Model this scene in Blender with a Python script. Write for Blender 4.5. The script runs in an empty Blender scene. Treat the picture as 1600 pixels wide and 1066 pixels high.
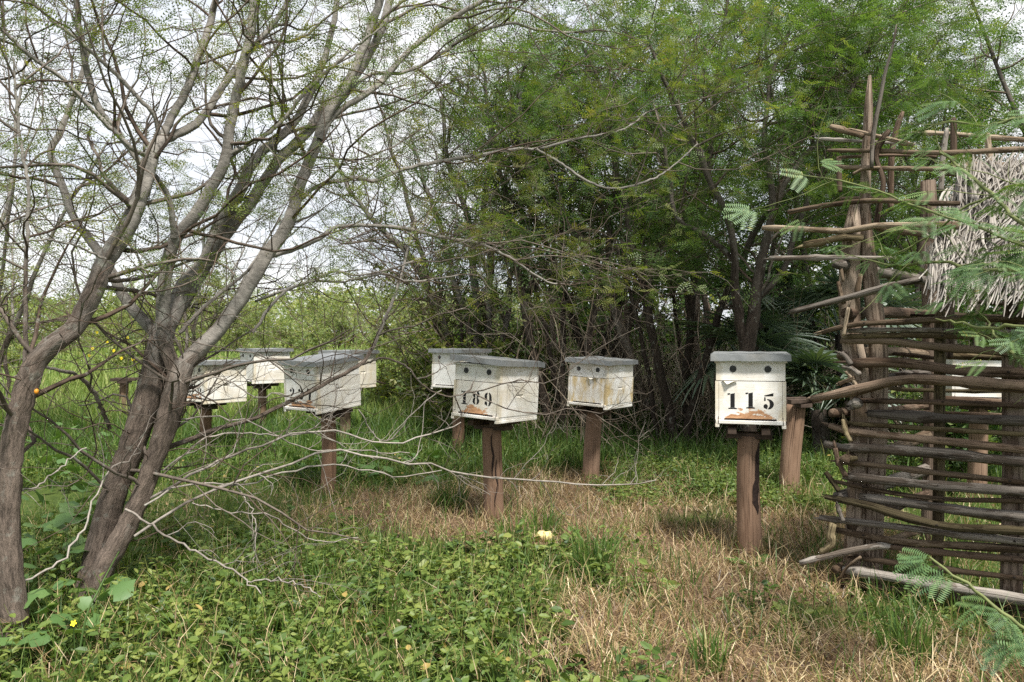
import bpy, math, random
import numpy as np
from mathutils import Vector, Matrix, Euler

# ------------------------------------------------------------------ camera, sky, sun, exposure
S = bpy.context.scene
COL = S.collection
F = 1225.0; HZ = 531.0; CAMZ = 1.24          # focal length in photo pixels, horizon row, eye height
cd = bpy.data.cameras.new("camera"); cam = bpy.data.objects.new("camera", cd); COL.objects.link(cam)
cd.sensor_width = 36.0; cd.lens = 36.0*F/1600.0; cd.shift_y = -2.0/1600
cd.clip_start = 0.05; cd.clip_end = 3000
cam.location = (0, 0, CAMZ); cam.rotation_euler = (math.radians(90), 0, 0)
S.camera = cam
SUN_EL, SUN_AZ = math.radians(60), math.radians(158)     # azimuth clockwise from +Y: behind and right of the camera
sd = Vector((math.sin(SUN_AZ)*math.cos(SUN_EL), math.cos(SUN_AZ)*math.cos(SUN_EL), math.sin(SUN_EL)))
sl = bpy.data.lights.new("sun", 'SUN'); sl.energy = 4.6; sl.angle = math.radians(7); sl.color = (1.0, 0.95, 0.87)
so = bpy.data.objects.new("sun", sl); COL.objects.link(so); so.rotation_euler = sd.to_track_quat('Z', 'Y').to_euler()
so.location = (0, 0, 30)
W = bpy.data.worlds.new("World"); S.world = W; W.use_nodes = True
nt = W.node_tree; nt.nodes.clear()
n_out = nt.nodes.new('ShaderNodeOutputWorld'); n_bg = nt.nodes.new('ShaderNodeBackground')
n_sky = nt.nodes.new('ShaderNodeTexSky'); n_sky.sky_type = 'NISHITA'; n_sky.sun_disc = False
n_sky.sun_elevation = SUN_EL; n_sky.sun_rotation = SUN_AZ
n_tc = nt.nodes.new('ShaderNodeTexCoord')
n_no = nt.nodes.new('ShaderNodeTexNoise'); n_no.inputs['Scale'].default_value = 3.2; n_no.inputs['Detail'].default_value = 7
n_map = nt.nodes.new('ShaderNodeMapping'); n_map.inputs['Scale'].default_value = (1, 1, 2.6)
n_cr = nt.nodes.new('ShaderNodeValToRGB')
n_cr.color_ramp.elements[0].position = 0.36; n_cr.color_ramp.elements[0].color = (5.4, 5.7, 6.2, 1)
n_cr.color_ramp.elements[1].position = 0.62; n_cr.color_ramp.elements[1].color = (6.8, 6.8, 6.8, 1)
n_mx = nt.nodes.new('ShaderNodeMix'); n_mx.data_type = 'RGBA'; n_mx.inputs['Factor'].default_value = 0.93
nt.links.new(n_tc.outputs['Generated'], n_map.inputs['Vector']); nt.links.new(n_map.outputs[0], n_no.inputs['Vector'])
nt.links.new(n_no.outputs['Fac'], n_cr.inputs['Fac'])
nt.links.new(n_sky.outputs[0], n_mx.inputs['A']); nt.links.new(n_cr.outputs[0], n_mx.inputs['B'])
nt.links.new(n_mx.outputs['Result'], n_bg.inputs['Color']); n_bg.inputs['Strength'].default_value = 0.1
nt.links.new(n_bg.outputs[0], n_out.inputs[0])
vs = S.view_settings; vs.view_transform = 'Standard'; vs.look = 'None'; vs.exposure = 0.86; vs.gamma = 1.0; vs.use_curve_mapping = False
S.render.engine = 'CYCLES'
S.cycles.use_denoising = False; S.cycles.max_bounces = 6; S.cycles.diffuse_bounces = 5; S.cycles.transmission_bounces = 4; S.cycles.glossy_bounces = 2

rng = np.random.default_rng(7); random.seed(7)

# ------------------------------------------------------------------ helpers
def P(px, py, Y):
    "world point that shows at photo pixel (px, py) at distance Y"
    return np.array(((px-800.0)/F*Y, Y, CAMZ-(py-HZ)/F*Y))

class MB:
    "collects vertices and faces, links them as ONE mesh object"
    def __init__(s): s.v=[]; s.q=[]; s.t=[]; s.tint=[]; s.bk=[]; s.n=0
    def add(s, v, quads=None, tris=None, tint=0.5, bk=None):
        v=np.asarray(v, np.float32).reshape(-1,3); k=len(v)
        s.v.append(v)
        s.tint.append(np.broadcast_to(np.asarray(tint,np.float32),(k,)).astype(np.float32))
        s.bk.append(v if bk is None else np.asarray(bk,np.float32).reshape(-1,3))
        if quads is not None and len(quads): s.q.append(np.asarray(quads,np.int64).reshape(-1,4)+s.n)
        if tris is not None and len(tris): s.t.append(np.asarray(tris,np.int64).reshape(-1,3)+s.n)
        s.n+=k
    def mesh(s, name, m, origin=(0,0,0), smooth=True):
        me=bpy.data.meshes.new(name)
        if s.n==0: return me
        v=np.concatenate(s.v)-np.asarray(origin,np.float32)
        q=np.concatenate(s.q) if s.q else np.zeros((0,4),np.int64)
        t=np.concatenate(s.t) if s.t else np.zeros((0,3),np.int64)
        me.vertices.add(len(v)); me.vertices.foreach_set('co', v.astype(np.float32).ravel())
        nl=q.size+t.size; me.loops.add(nl)
        me.loops.foreach_set('vertex_index', np.concatenate([q.ravel(),t.ravel()]).astype(np.int32))
        npol=len(q)+len(t); me.polygons.add(npol)
        ls=np.concatenate([np.arange(len(q))*4, q.size+np.arange(len(t))*3]).astype(np.int32)
        me.polygons.foreach_set('loop_start', ls)
        me.update(calc_edges=True)
        me.polygons.foreach_set('use_smooth', np.full(npol, bool(smooth)))
        a=me.attributes.new('tint','FLOAT','POINT'); a.data.foreach_set('value', np.concatenate(s.tint))
        b=me.attributes.new('bk','FLOAT_VECTOR','POINT'); b.data.foreach_set('vector', np.concatenate(s.bk).astype(np.float32).ravel())
        me.materials.append(m); me.update()
        return me
    def build(s, name, m, parent=None, origin=(0,0,0), smooth=True):
        o=bpy.data.objects.new(name, s.mesh(name,m,origin,smooth)); COL.objects.link(o)
        if parent is not None: o.parent=parent
        return o

def tag(o, label=None, cat=None, group=None, kind=None):
    if label: o['label']=label
    if cat: o['category']=cat
    if group: o['group']=group
    if kind: o['kind']=kind
    return o
def thing(name, label, cat, loc=(0,0,0), rot=(0,0,0), group=None):
    o=bpy.data.objects.new(name,None); COL.objects.link(o); o.empty_display_size=0.1
    o.location=[float(c) for c in loc]; o.rotation_euler=rot
    return tag(o,label,cat,group)
def share(name, me, parent, loc=(0,0,0), rot=(0,0,0), sc=1.0):
    o=bpy.data.objects.new(name,me); COL.objects.link(o); o.parent=parent
    o.location=[float(c) for c in loc]; o.rotation_euler=rot
    o.scale=(sc,sc,sc) if np.isscalar(sc) else sc
    return o

def nrm(a): return a/np.maximum(np.linalg.norm(a,axis=-1,keepdims=True),1e-9)
def smooth_curve(pts, n):
    "Catmull-Rom through pts (k, d) resampled to n points"
    p=np.asarray(pts,float)
    if len(p)==2: return p[0]+(p[1]-p[0])*np.linspace(0,1,n)[:,None]
    e=np.vstack([2*p[0]-p[1],p,2*p[-1]-p[-2]])
    seg=np.linalg.norm(np.diff(p[:,:3],axis=0),axis=1); cum=np.concatenate([[0],np.cumsum(seg)])
    s=np.linspace(0,cum[-1],n); i=np.clip(np.searchsorted(cum,s,side='right')-1,0,len(p)-2)
    u=((s-cum[i])/np.maximum(seg[i],1e-9))[:,None]
    a,b,c,d=e[i],e[i+1],e[i+2],e[i+3]
    return 0.5*((2*b)+(-a+c)*u+(2*a-5*b+4*c-d)*u*u+(-a+3*b-3*c+d)*u**3)

def tubes(mb, Pn, R, sides=5, tint=0.5, rough=0.0, cap=False, ridge=0.0):
    "N tubes at once: Pn (N,n,3), R (N,n)"
    Pn=np.asarray(Pn,float); R=np.asarray(R,float)
    if Pn.ndim==2: Pn=Pn[None]
    if R.ndim==1: R=R[None]
    N,n=Pn.shape[:2]
    T=nrm(np.gradient(Pn,axis=1))
    mean=nrm(Pn[:,-1]-Pn[:,0]+1e-6)
    ref=np.where(np.abs(mean[:,2:3])>0.75, np.array([[1.,0,0]]), np.array([[0,0,1.]]))[:,None,:]
    A=nrm(np.cross(T,np.broadcast_to(ref,T.shape))); B=np.cross(T,A)
    ang=np.linspace(0,2*np.pi,sides,endpoint=False)
    ca,sa=np.cos(ang),np.sin(ang)
    rr=R[:,:,None]*np.ones(sides)
    if rough>0:
        ph=rng.random((N,4))*6.28
        L=np.concatenate([np.zeros((N,1)),np.cumsum(np.linalg.norm(np.diff(Pn,axis=1),axis=2),axis=1)],axis=1)[:,:,None]
        w=(np.sin(3*ang+ph[:,0][:,None,None]+L*2.1)*0.5 + np.sin(5*ang+ph[:,1][:,None,None]-L*3.7)*0.5
           + np.sin(8*ang+ph[:,2][:,None,None]+L*1.3)*0.45 + np.sin(L*9+ph[:,3][:,None,None]+2*ang)*0.35)
        rr=rr*(1+rough*w)
        if ridge>0:
            q=np.zeros_like(w)
            for f_,g_,a_ in ((7,5.1,1.0),(11,-7.3,.9),(13,9.7,.7),(5,23.,.5),(9,-31.,.5)):
                q=q+a_*np.sin(f_*ang+g_*L+1.6*np.sin(L*7.3+f_+ph[:,3][:,None,None])+ph[:,1][:,None,None]*f_)
            old=1-np.clip(np.asarray(tint,float)[:,:,None],0,1)
            rr=rr*(1+ridge*(np.abs(q)*.8-.9)*(.15+.85*old))
    V=Pn[:,:,None,:]+A[:,:,None,:]*(rr*ca)[...,None]+B[:,:,None,:]*(rr*sa)[...,None]
    Ls=np.concatenate([np.zeros((N,1)),np.cumsum(np.linalg.norm(np.diff(Pn,axis=1),axis=2),axis=1)],axis=1)
    bk=np.empty(V.shape); r0=R.max(axis=1)[:,None,None]
    off=(rng.random((N,3))*20)[:,None,None,:]
    bk[...,0]=ca*r0; bk[...,1]=sa*r0; bk[...,2]=Ls[:,:,None]; bk=bk+off
    i,j=np.meshgrid(np.arange(n-1),np.arange(sides),indexing='ij'); j2=(j+1)%sides
    q=np.stack([i*sides+j,i*sides+j2,(i+1)*sides+j2,(i+1)*sides+j],-1).reshape(-1,4)
    Q=(q[None]+(np.arange(N)*n*sides)[:,None,None]).reshape(-1,4)
    tn=np.asarray(tint,float)
    if tn.ndim==1: tn=tn[:,None,None]
    elif tn.ndim==2: tn=tn[:,:,None]
    tr=None
    if cap:
        k=np.arange(1,sides-1)
        t0=np.stack([np.zeros_like(k),k+1,k],-1); t1=np.stack([np.zeros_like(k),k,k+1],-1)+(n-1)*sides
        tt=np.concatenate([t0,t1]); tr=(tt[None]+(np.arange(N)*n*sides)[:,None,None]).reshape(-1,3)
    mb.add(V.reshape(-1,3),Q,tr,np.broadcast_to(tn,V.shape[:3]).reshape(-1),bk.reshape(-1,3))

def box(mb, x0,x1,y0,y1,z0,z1, M=None, tint=0.5):
    v=np.array([[x,y,z] for z in (z0,z1) for y in (y0,y1) for x in (x0,x1)],float)
    if M is not None: v=v@np.array(M.to_3x3()).T+np.array(M.translation)
    mb.add(v,[[0,2,3,1],[4,5,7,6],[0,1,5,4],[2,6,7,3],[0,4,6,2],[1,3,7,5]],tint=tint)
def bevel(o,w=0.003,seg=2):
    m=o.modifiers.new('bevel','BEVEL'); m.width=w; m.segments=seg; m.limit_method='ANGLE'; return o

def stamp(mb, tv, tq, tt, pos, ax, up, sc, tint):
    "copies of a small template (along +x, normal +z) at many places"
    pos=np.asarray(pos); N=len(pos)
    if N==0: return
    a=nrm(ax); b=nrm(np.cross(up,a)); c=np.cross(a,b)
    sc=np.broadcast_to(np.asarray(sc,float),(N,))[:,None,None]
    V=pos[:,None,:]+sc*(tv[None,:,0:1]*a[:,None,:]+tv[None,:,1:2]*b[:,None,:]+tv[None,:,2:3]*c[:,None,:])
    k=len(tv); off=(np.arange(N)*k)[:,None,None]
    q=(tq[None]+off).reshape(-1,4) if tq is not None and len(tq) else None
    t=(tt[None]+off).reshape(-1,3) if tt is not None and len(tt) else None
    ti=np.broadcast_to(np.asarray(tint,float),(N,))
    mb.add(V.reshape(-1,3),q,t,np.repeat(ti,k))

def blades(mb, pos, h, w, lean, az, tint, curl=0.5):
    "grass blades: 5 vertices each"
    N=len(pos); d=np.stack([np.cos(az),np.sin(az),np.zeros(N)],-1)
    fa=rng.random(N)*6.283; s=np.stack([np.cos(fa),np.sin(fa),np.zeros(N)],-1)*(w/2)[:,None]
    up=np.array([0,0,1.])
    m=pos+up*(h*0.55*np.cos(lean*0.6))[:,None]+d*(h*0.55*np.sin(lean*0.6))[:,None]
    l2=lean*(1+curl)
    tip=m+up*(h*0.45*np.cos(l2))[:,None]+d*(h*0.45*np.sin(l2))[:,None]
    V=np.stack([pos-s,pos+s,m+s*0.75,m-s*0.75,tip],1)
    o=(np.arange(N)*5)[:,None]
    mb.add(V.reshape(-1,3), np.array([[0,1,2,3]])+o, np.array([[3,2,4]])+o, np.repeat(tint,5))

# ------------------------------------------------------------------ materials
def mat(name):
    m=bpy.data.materials.new(name); m.use_nodes=True; t=m.node_tree; t.nodes.clear()
    o=t.nodes.new('ShaderNodeOutputMaterial'); return m,t,o
def N_(t,kind,**kw):
    n=t.nodes.new(kind)
    for k,v in kw.items(): setattr(n,k,v)
    return n
def ramp(t,src,stops):
    r=t.nodes.new('ShaderNodeValToRGB'); e=r.color_ramp.elements
    while len(e)<len(stops): e.new(0.5)
    for el,(p,c) in zip(e,stops): el.position=p; el.color=(*c,1)
    t.links.new(src,r.inputs['Fac']); return r.outputs['Color']
def attr(t,name,out='Fac'):
    a=t.nodes.new('ShaderNodeAttribute'); a.attribute_name=name; return a.outputs[out]
def noise(t,vec,scale,detail=4,rough=0.55,sc=(1,1,1)):
    n=t.nodes.new('ShaderNodeTexNoise'); n.inputs['Scale'].default_value=scale; n.inputs['Detail'].default_value=detail
    n.inputs['Roughness'].default_value=rough
    if vec is not None:
        mp=t.nodes.new('ShaderNodeMapping'); mp.inputs['Scale'].default_value=sc
        t.links.new(vec,mp.inputs['Vector']); t.links.new(mp.outputs[0],n.inputs['Vector'])
    return n.outputs['Fac']
def mixc(t,f,a,b,mode='MIX'):
    m=t.nodes.new('ShaderNodeMix'); m.data_type='RGBA'; m.blend_type=mode
    for s,v in ((m.inputs['Factor'],f),(m.inputs['A'],a),(m.inputs['B'],b)):
        if isinstance(v,bpy.types.NodeSocket): t.links.new(v,s)
        elif isinstance(v,tuple): s.default_value=(*v,1)
        else: s.default_value=v
    return m.outputs['Result']
def mth(t,op,a,b=0.0,c=None):
    m=t.nodes.new('ShaderNodeMath'); m.operation=op
    for s,v in zip(m.inputs,(a,b) if c is None else (a,b,c)):
        if isinstance(v,bpy.types.NodeSocket): t.links.new(v,s)
        else: s.default_value=v
    return m.outputs[0]
def geo_pos(t): return t.nodes.new('ShaderNodeNewGeometry').outputs['Position']
def obj_co(t): return t.nodes.new('ShaderNodeTexCoord').outputs['Object']
def principled(t,o,color,rough=0.8,spec=0.3,bump=None,bstr=0.4,bdist=0.01,metal=0.0):
    p=t.nodes.new('ShaderNodeBsdfPrincipled')
    for s,v in ((p.inputs['Base Color'],color),(p.inputs['Roughness'],rough),(p.inputs['Metallic'],metal)):
        if isinstance(v,bpy.types.NodeSocket): t.links.new(v,s)
        elif isinstance(v,tuple): s.default_value=(*v,1)
        else: s.default_value=v
    p.inputs['Specular IOR Level'].default_value=spec
    if bump is not None:
        b=t.nodes.new('ShaderNodeBump'); b.inputs['Strength'].default_value=bstr; b.inputs['Distance'].default_value=bdist
        t.links.new(bump,b.inputs['Height']); t.links.new(b.outputs[0],p.inputs['Normal'])
    t.links.new(p.outputs[0],o.inputs[0]); return p

def leaf_mat(name, stops, trans=0.35, patch=1.0, gloss=0.025):
    m,t,o=mat(name)
    f=attr(t,'tint')
    if patch>0:
        n=noise(t,geo_pos(t),patch,2)
        f=mth(t,'ADD',f,mth(t,'MULTIPLY',mth(t,'SUBTRACT',n,0.5),0.7))
    c=ramp(t,f,stops)
    d=N_(t,'ShaderNodeBsdfDiffuse'); tr=N_(t,'ShaderNodeBsdfTranslucent'); g=N_(t,'ShaderNodeBsdfGlossy')
    g.inputs['Roughness'].default_value=0.55; g.inputs['Color'].default_value=(.9,.95,1,1)
    t.links.new(c,d.inputs['Color'])
    tc=mixc(t,1.0,c,(1.15,1.12,0.55),'MULTIPLY'); t.links.new(tc,tr.inputs['Color'])
    x=N_(t,'ShaderNodeMixShader'); x.inputs[0].default_value=trans
    t.links.new(d.outputs[0],x.inputs[1]); t.links.new(tr.outputs[0],x.inputs[2])
    y=N_(t,'ShaderNodeMixShader'); y.inputs[0].default_value=gloss
    t.links.new(x.outputs[0],y.inputs[1]); t.links.new(g.outputs[0],y.inputs[2])
    t.links.new(y.outputs[0],o.inputs[0]); return m

def wood_mat(name, c1, c2, c3, grain=60, bstr=0.5, crack=True):
    "weathered pole: long grain along the pole, knots, per-object shift of tone"
    m,t,o=mat(name); v=attr(t,'bk','Vector')
    g=noise(t,v,grain*2.6,6,0.68,(1,1,0.022)); b=noise(t,v,7,3,0.5,(1,1,0.35))
    oi=N_(t,'ShaderNodeObjectInfo').outputs['Random']
    f=mth(t,'ADD',mth(t,'MULTIPLY',g,0.55),mth(t,'ADD',mth(t,'MULTIPLY',b,0.4),mth(t,'MULTIPLY',mth(t,'SUBTRACT',oi,0.5),0.28)))
    f=mth(t,'ADD',f,mth(t,'MULTIPLY',mth(t,'SUBTRACT',attr(t,'tint'),0.5),0.6))
    c=ramp(t,f,[(0.28,c1),(0.5,c2),(0.72,c3)])
    cr=noise(t,v,grain*2.2,2,0.5,(1,1,0.022))
    cf=ramp(t,cr,[(0.34,(0.22,0.20,0.18)),(0.44,(1,1,1))])
    c=mixc(t,0.8,c,cf,'MULTIPLY')
    pb=noise(t,v,16,5,0.65,(1,1,0.25)); pf=ramp(t,pb,[(0.53,(0,0,0)),(0.56,(1,1,1))])
    c=mixc(t,mth(t,'MULTIPLY',pf,0.8),c,mixc(t,1.0,c,(0.42,0.36,0.31),'MULTIPLY'))
    cr=mth(t,'ADD',cr,mth(t,'MULTIPLY',pf,0.8))
    principled(t,o,c,0.85,0.2,mth(t,'ADD',g,mth(t,'MULTIPLY',cr,0.6)),min(1,bstr*1.5),0.008); return m

def bark_mat(name, rough_c, smooth_c, bstr=0.9):
    "furrowed brown bark on old wood (tint near 0), smooth grey bark with cross marks on limbs (tint near 1)"
    m,t,o=mat(name); v=attr(t,'bk','Vector')
    f1=noise(t,v,75,7,0.70,(1,1,0.20)); f2=noise(t,v,9,4,0.6,(1,1,0.30)); l=noise(t,v,26,4,0.65,(0.6,0.6,1.5))
    a=attr(t,'tint')
    rc=ramp(t,mth(t,'ADD',mth(t,'MULTIPLY',f1,0.7),mth(t,'MULTIPLY',f2,0.3)),[(0.34,tuple(x*0.20 for x in rough_c)),(0.5,rough_c),(0.68,tuple(min(1,x*1.75) for x in rough_c))])
    scc=ramp(t,mth(t,'ADD',mth(t,'MULTIPLY',l,0.6),mth(t,'MULTIPLY',f2,0.4)),[(0.30,tuple(x*0.40 for x in smooth_c)),(0.5,smooth_c),(0.7,tuple(min(1,x*1.45) for x in smooth_c))])
    aa=mth(t,'ADD',a,mth(t,'MULTIPLY',mth(t,'SUBTRACT',f2,0.5),1.6))
    mr=N_(t,'ShaderNodeMapRange'); mr.inputs[1].default_value=0.3; mr.inputs[2].default_value=0.7; t.links.new(aa,mr.inputs[0])
    c=mixc(t,mr.outputs[0],rc,scc)
    li=noise(t,geo_pos(t),17,3); c=mixc(t,ramp(t,li,[(0.60,(0,0,0)),(0.70,(0.5,0.5,0.5))]),c,(0.30,0.31,0.27))
    h=mixc(t,mr.outputs[0],ramp(t,f1,[(0.3,(0,0,0)),(0.7,(1,1,1))]),ramp(t,l,[(0.35,(0.35,)*3),(0.65,(0.55,)*3)]))
    principled(t,o,c,0.9,0.2,h,bstr,0.012); return m

M={}
M['leaf_mesquite']=leaf_mat('mesquite_leaf',[(0.0,(0.042,0.072,0.018)),(0.40,(0.088,0.138,0.030)),(0.75,(0.150,0.192,0.045)),(1.0,(0.24,0.23,0.065))],0.48,1.3)
M['leaf_bright']=leaf_mat('bright_mesquite_leaf',[(0.0,(0.038,0.082,0.022)),(0.40,(0.086,0.168,0.042)),(0.75,(0.150,0.238,0.060)),(1.0,(0.25,0.28,0.080))],0.52,0.9)
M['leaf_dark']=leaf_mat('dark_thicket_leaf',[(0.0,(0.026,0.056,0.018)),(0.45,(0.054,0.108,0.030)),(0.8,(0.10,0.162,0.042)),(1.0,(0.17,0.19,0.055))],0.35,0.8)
M['leaf_shrub']=leaf_mat('yellowish_shrub_leaf',[(0.0,(0.085,0.135,0.040)),(0.4,(0.180,0.245,0.078)),(0.75,(0.28,0.330,0.115)),(1.0,(0.40,0.39,0.19))],0.5,0.25)
M['leaf_frond']=leaf_mat('near_frond_leaflet',[(0.0,(0.055,0.115,0.038)),(0.5,(0.105,0.190,0.060)),(0.85,(0.155,0.230,0.070)),(1.0,(0.32,0.27,0.05))],0.35,3.0,0.04)
M['leaf_herb']=leaf_mat('low_herb_leaf',[(0.0,(0.036,0.074,0.014)),(0.40,(0.090,0.148,0.026)),(0.75,(0.165,0.216,0.044)),(0.97,(0.25,0.275,0.070)),(1.0,(0.38,0.28,0.09))],0.34,1.2)
M['leaf_vine']=leaf_mat('round_vine_leaf',[(0.0,(0.045,0.105,0.026)),(0.5,(0.095,0.178,0.045)),(1.0,(0.16,0.23,0.060))],0.3,2.0,0.04)
M['grass_green']=leaf_mat('green_grass',[(0.0,(0.038,0.084,0.016)),(0.45,(0.088,0.165,0.028)),(0.8,(0.17,0.236,0.052)),(1.0,(0.34,0.31,0.13))],0.35,0.5)
M['grass_field']=leaf_mat('tall_field_grass',[(0.0,(0.12,0.200,0.040)),(0.45,(0.235,0.325,0.080)),(0.8,(0.33,0.375,0.13)),(1.0,(0.42,0.35,0.17))],0.35,0.35)
M['straw']=leaf_mat('dry_grass_straw',[(0.0,(0.066,0.041,0.023)),(0.35,(0.195,0.122,0.056)),(0.7,(0.39,0.280,0.135)),(1.0,(0.60,0.49,0.295))],0.2,2.2,0.05)
M['palm']=leaf_mat('fan_palm_leaf',[(0.0,(0.035,0.070,0.030)),(0.5,(0.065,0.115,0.045)),(0.85,(0.13,0.16,0.06)),(1.0,(0.34,0.27,0.12))],0.25,1.0,0.15)
M['thatch']=leaf_mat('grey_palm_thatch',[(0.0,(0.075,0.064,0.055)),(0.4,(0.165,0.142,0.118)),(0.75,(0.265,0.237,0.203)),(1.0,(0.40,0.370,0.325))],0.08,3.0,0.05)
M['bark']=bark_mat('mesquite_bark',(0.150,0.118,0.096),(0.205,0.190,0.172))
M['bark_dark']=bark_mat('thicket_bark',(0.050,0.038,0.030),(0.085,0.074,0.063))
M['twig']=bark_mat('twig_bark',(0.085,0.060,0.045),(0.13,0.108,0.090),0.3)
M['twig_dead']=bark_mat('dead_twig',(0.15,0.125,0.105),(0.27,0.243,0.215),0.3)
M['brush']=bark_mat('dry_brush',(0.19,0.145,0.105),(0.33,0.285,0.23),0.3)
M['pole_brown']=wood_mat('brown_pole',(0.050,0.034,0.024),(0.125,0.086,0.060),(0.23,0.17,0.125))
M['pole_grey']=wood_mat('grey_pole',(0.075,0.064,0.055),(0.185,0.162,0.140),(0.34,0.31,0.275))
M['pole_tan']=wood_mat('tan_pole',(0.085,0.060,0.040),(0.205,0.155,0.108),(0.36,0.29,0.21))
M['pole_olive']=wood_mat('olive_pole',(0.065,0.052,0.028),(0.155,0.122,0.068),(0.26,0.21,0.125),45,0.8)
M['post_wood']=wood_mat('shelter_post',(0.085,0.062,0.046),(0.205,0.155,0.118),(0.34,0.27,0.21),34,0.9)

def red_post():
    m,t,o=mat('stand_post_wood'); v=attr(t,'bk','Vector')
    g=noise(t,v,50,5,0.6,(1,1,0.05)); b=noise(t,v,6,4,0.6,(1,1,0.4)); k=noise(t,v,12,3,0.5,(1,1,0.18))
    oi=N_(t,'ShaderNodeObjectInfo').outputs['Random']
    g2=noise(t,v,160,4,0.6,(1,1,0.03)); c=ramp(t,mth(t,'ADD',mth(t,'MULTIPLY',b,0.55),mth(t,'ADD',mth(t,'MULTIPLY',g,0.2),mth(t,'MULTIPLY',g2,0.25))),[(0.30,(0.080,0.048,0.031)),(0.48,(0.190,0.115,0.074)),(0.68,(0.30,0.200,0.138))])
    c=mixc(t,mth(t,'MULTIPLY',oi,0.35),c,(0.20,0.155,0.12))
    st=ramp(t,k,[(0.30,(0.20,0.15,0.12)),(0.40,(1,1,1))]); c=mixc(t,0.85,c,st,'MULTIPLY')
    ck=ramp(t,noise(t,v,150,3,0.55,(1,1,0.010)),[(0.34,(0.16,0.13,0.12)),(0.39,(1,1,1))]); c=mixc(t,0.9,c,ck,'MULTIPLY')
    sx=N_(t,'ShaderNodeSeparateXYZ'); t.links.new(geo_pos(t),sx.inputs[0])
    sl_=mth(t,'ADD',sx.outputs[2],mth(t,'MULTIPLY',mth(t,'SUBTRACT',k,0.5),0.25))
    c=mixc(t,ramp(t,sl_,[(0.03,(0.75,)*3),(0.20,(0,0,0))]),c,(0.20,0.125,0.085))
    principled(t,o,c,0.9,0.15,mth(t,'ADD',mth(t,'ADD',g,k),ck),0.7,0.008); return m
M['red_post']=red_post()
def plain(name,col,rough=0.7,var=0.3,scale=20,bstr=0.3,metal=0.0,spec=0.3):
    m,t,o=mat(name); n=noise(t,obj_co(t),scale,5,0.6)
    c=ramp(t,n,[(0.3,tuple(x*(1-var) for x in col)),(0.7,tuple(min(1,x*(1+var)) for x in col))])
    principled(t,o,c,rough,spec,n,bstr,0.003,metal); return m
M['dark_plank']=plain('dark_platform_wood',(0.060,0.042,0.032),0.9,0.45,26,0.5)
M['black_vent']=plain('black_plastic_vent',(0.012,0.012,0.013),0.35,0.2,40,0.1,spec=0.5)
M['ink']=plain('black_stencil_paint',(0.014,0.014,0.015),0.7,0.3,60,0.2,spec=0.2)
M['slot']=plain('dark_inside_and_seam_shade',(0.012,0.008,0.006),0.95,0.4,60)
M['iron']=plain('rusty_staple',(0.05,0.03,0.022),0.7,0.4,80,0.3,0.4)
M['yellow']=plain('yellow_petal',(0.80,0.64,0.03),0.6,0.12,60)
M['cream']=plain('cream_crumpled_scrap',(0.72,0.62,0.28),0.8,0.12,30,0.6)
M['fruit']=plain('orange_fruit',(0.50,0.20,0.02),0.45,0.25,25)
M['green_stem']=plain('green_brown_stem',(0.13,0.15,0.055),0.7,0.35,40,0.3)
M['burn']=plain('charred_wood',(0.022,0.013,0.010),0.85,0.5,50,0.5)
M['nail']=plain('dark_nail_stain',(0.018,0.013,0.010),0.9,0.3,60)

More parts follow.
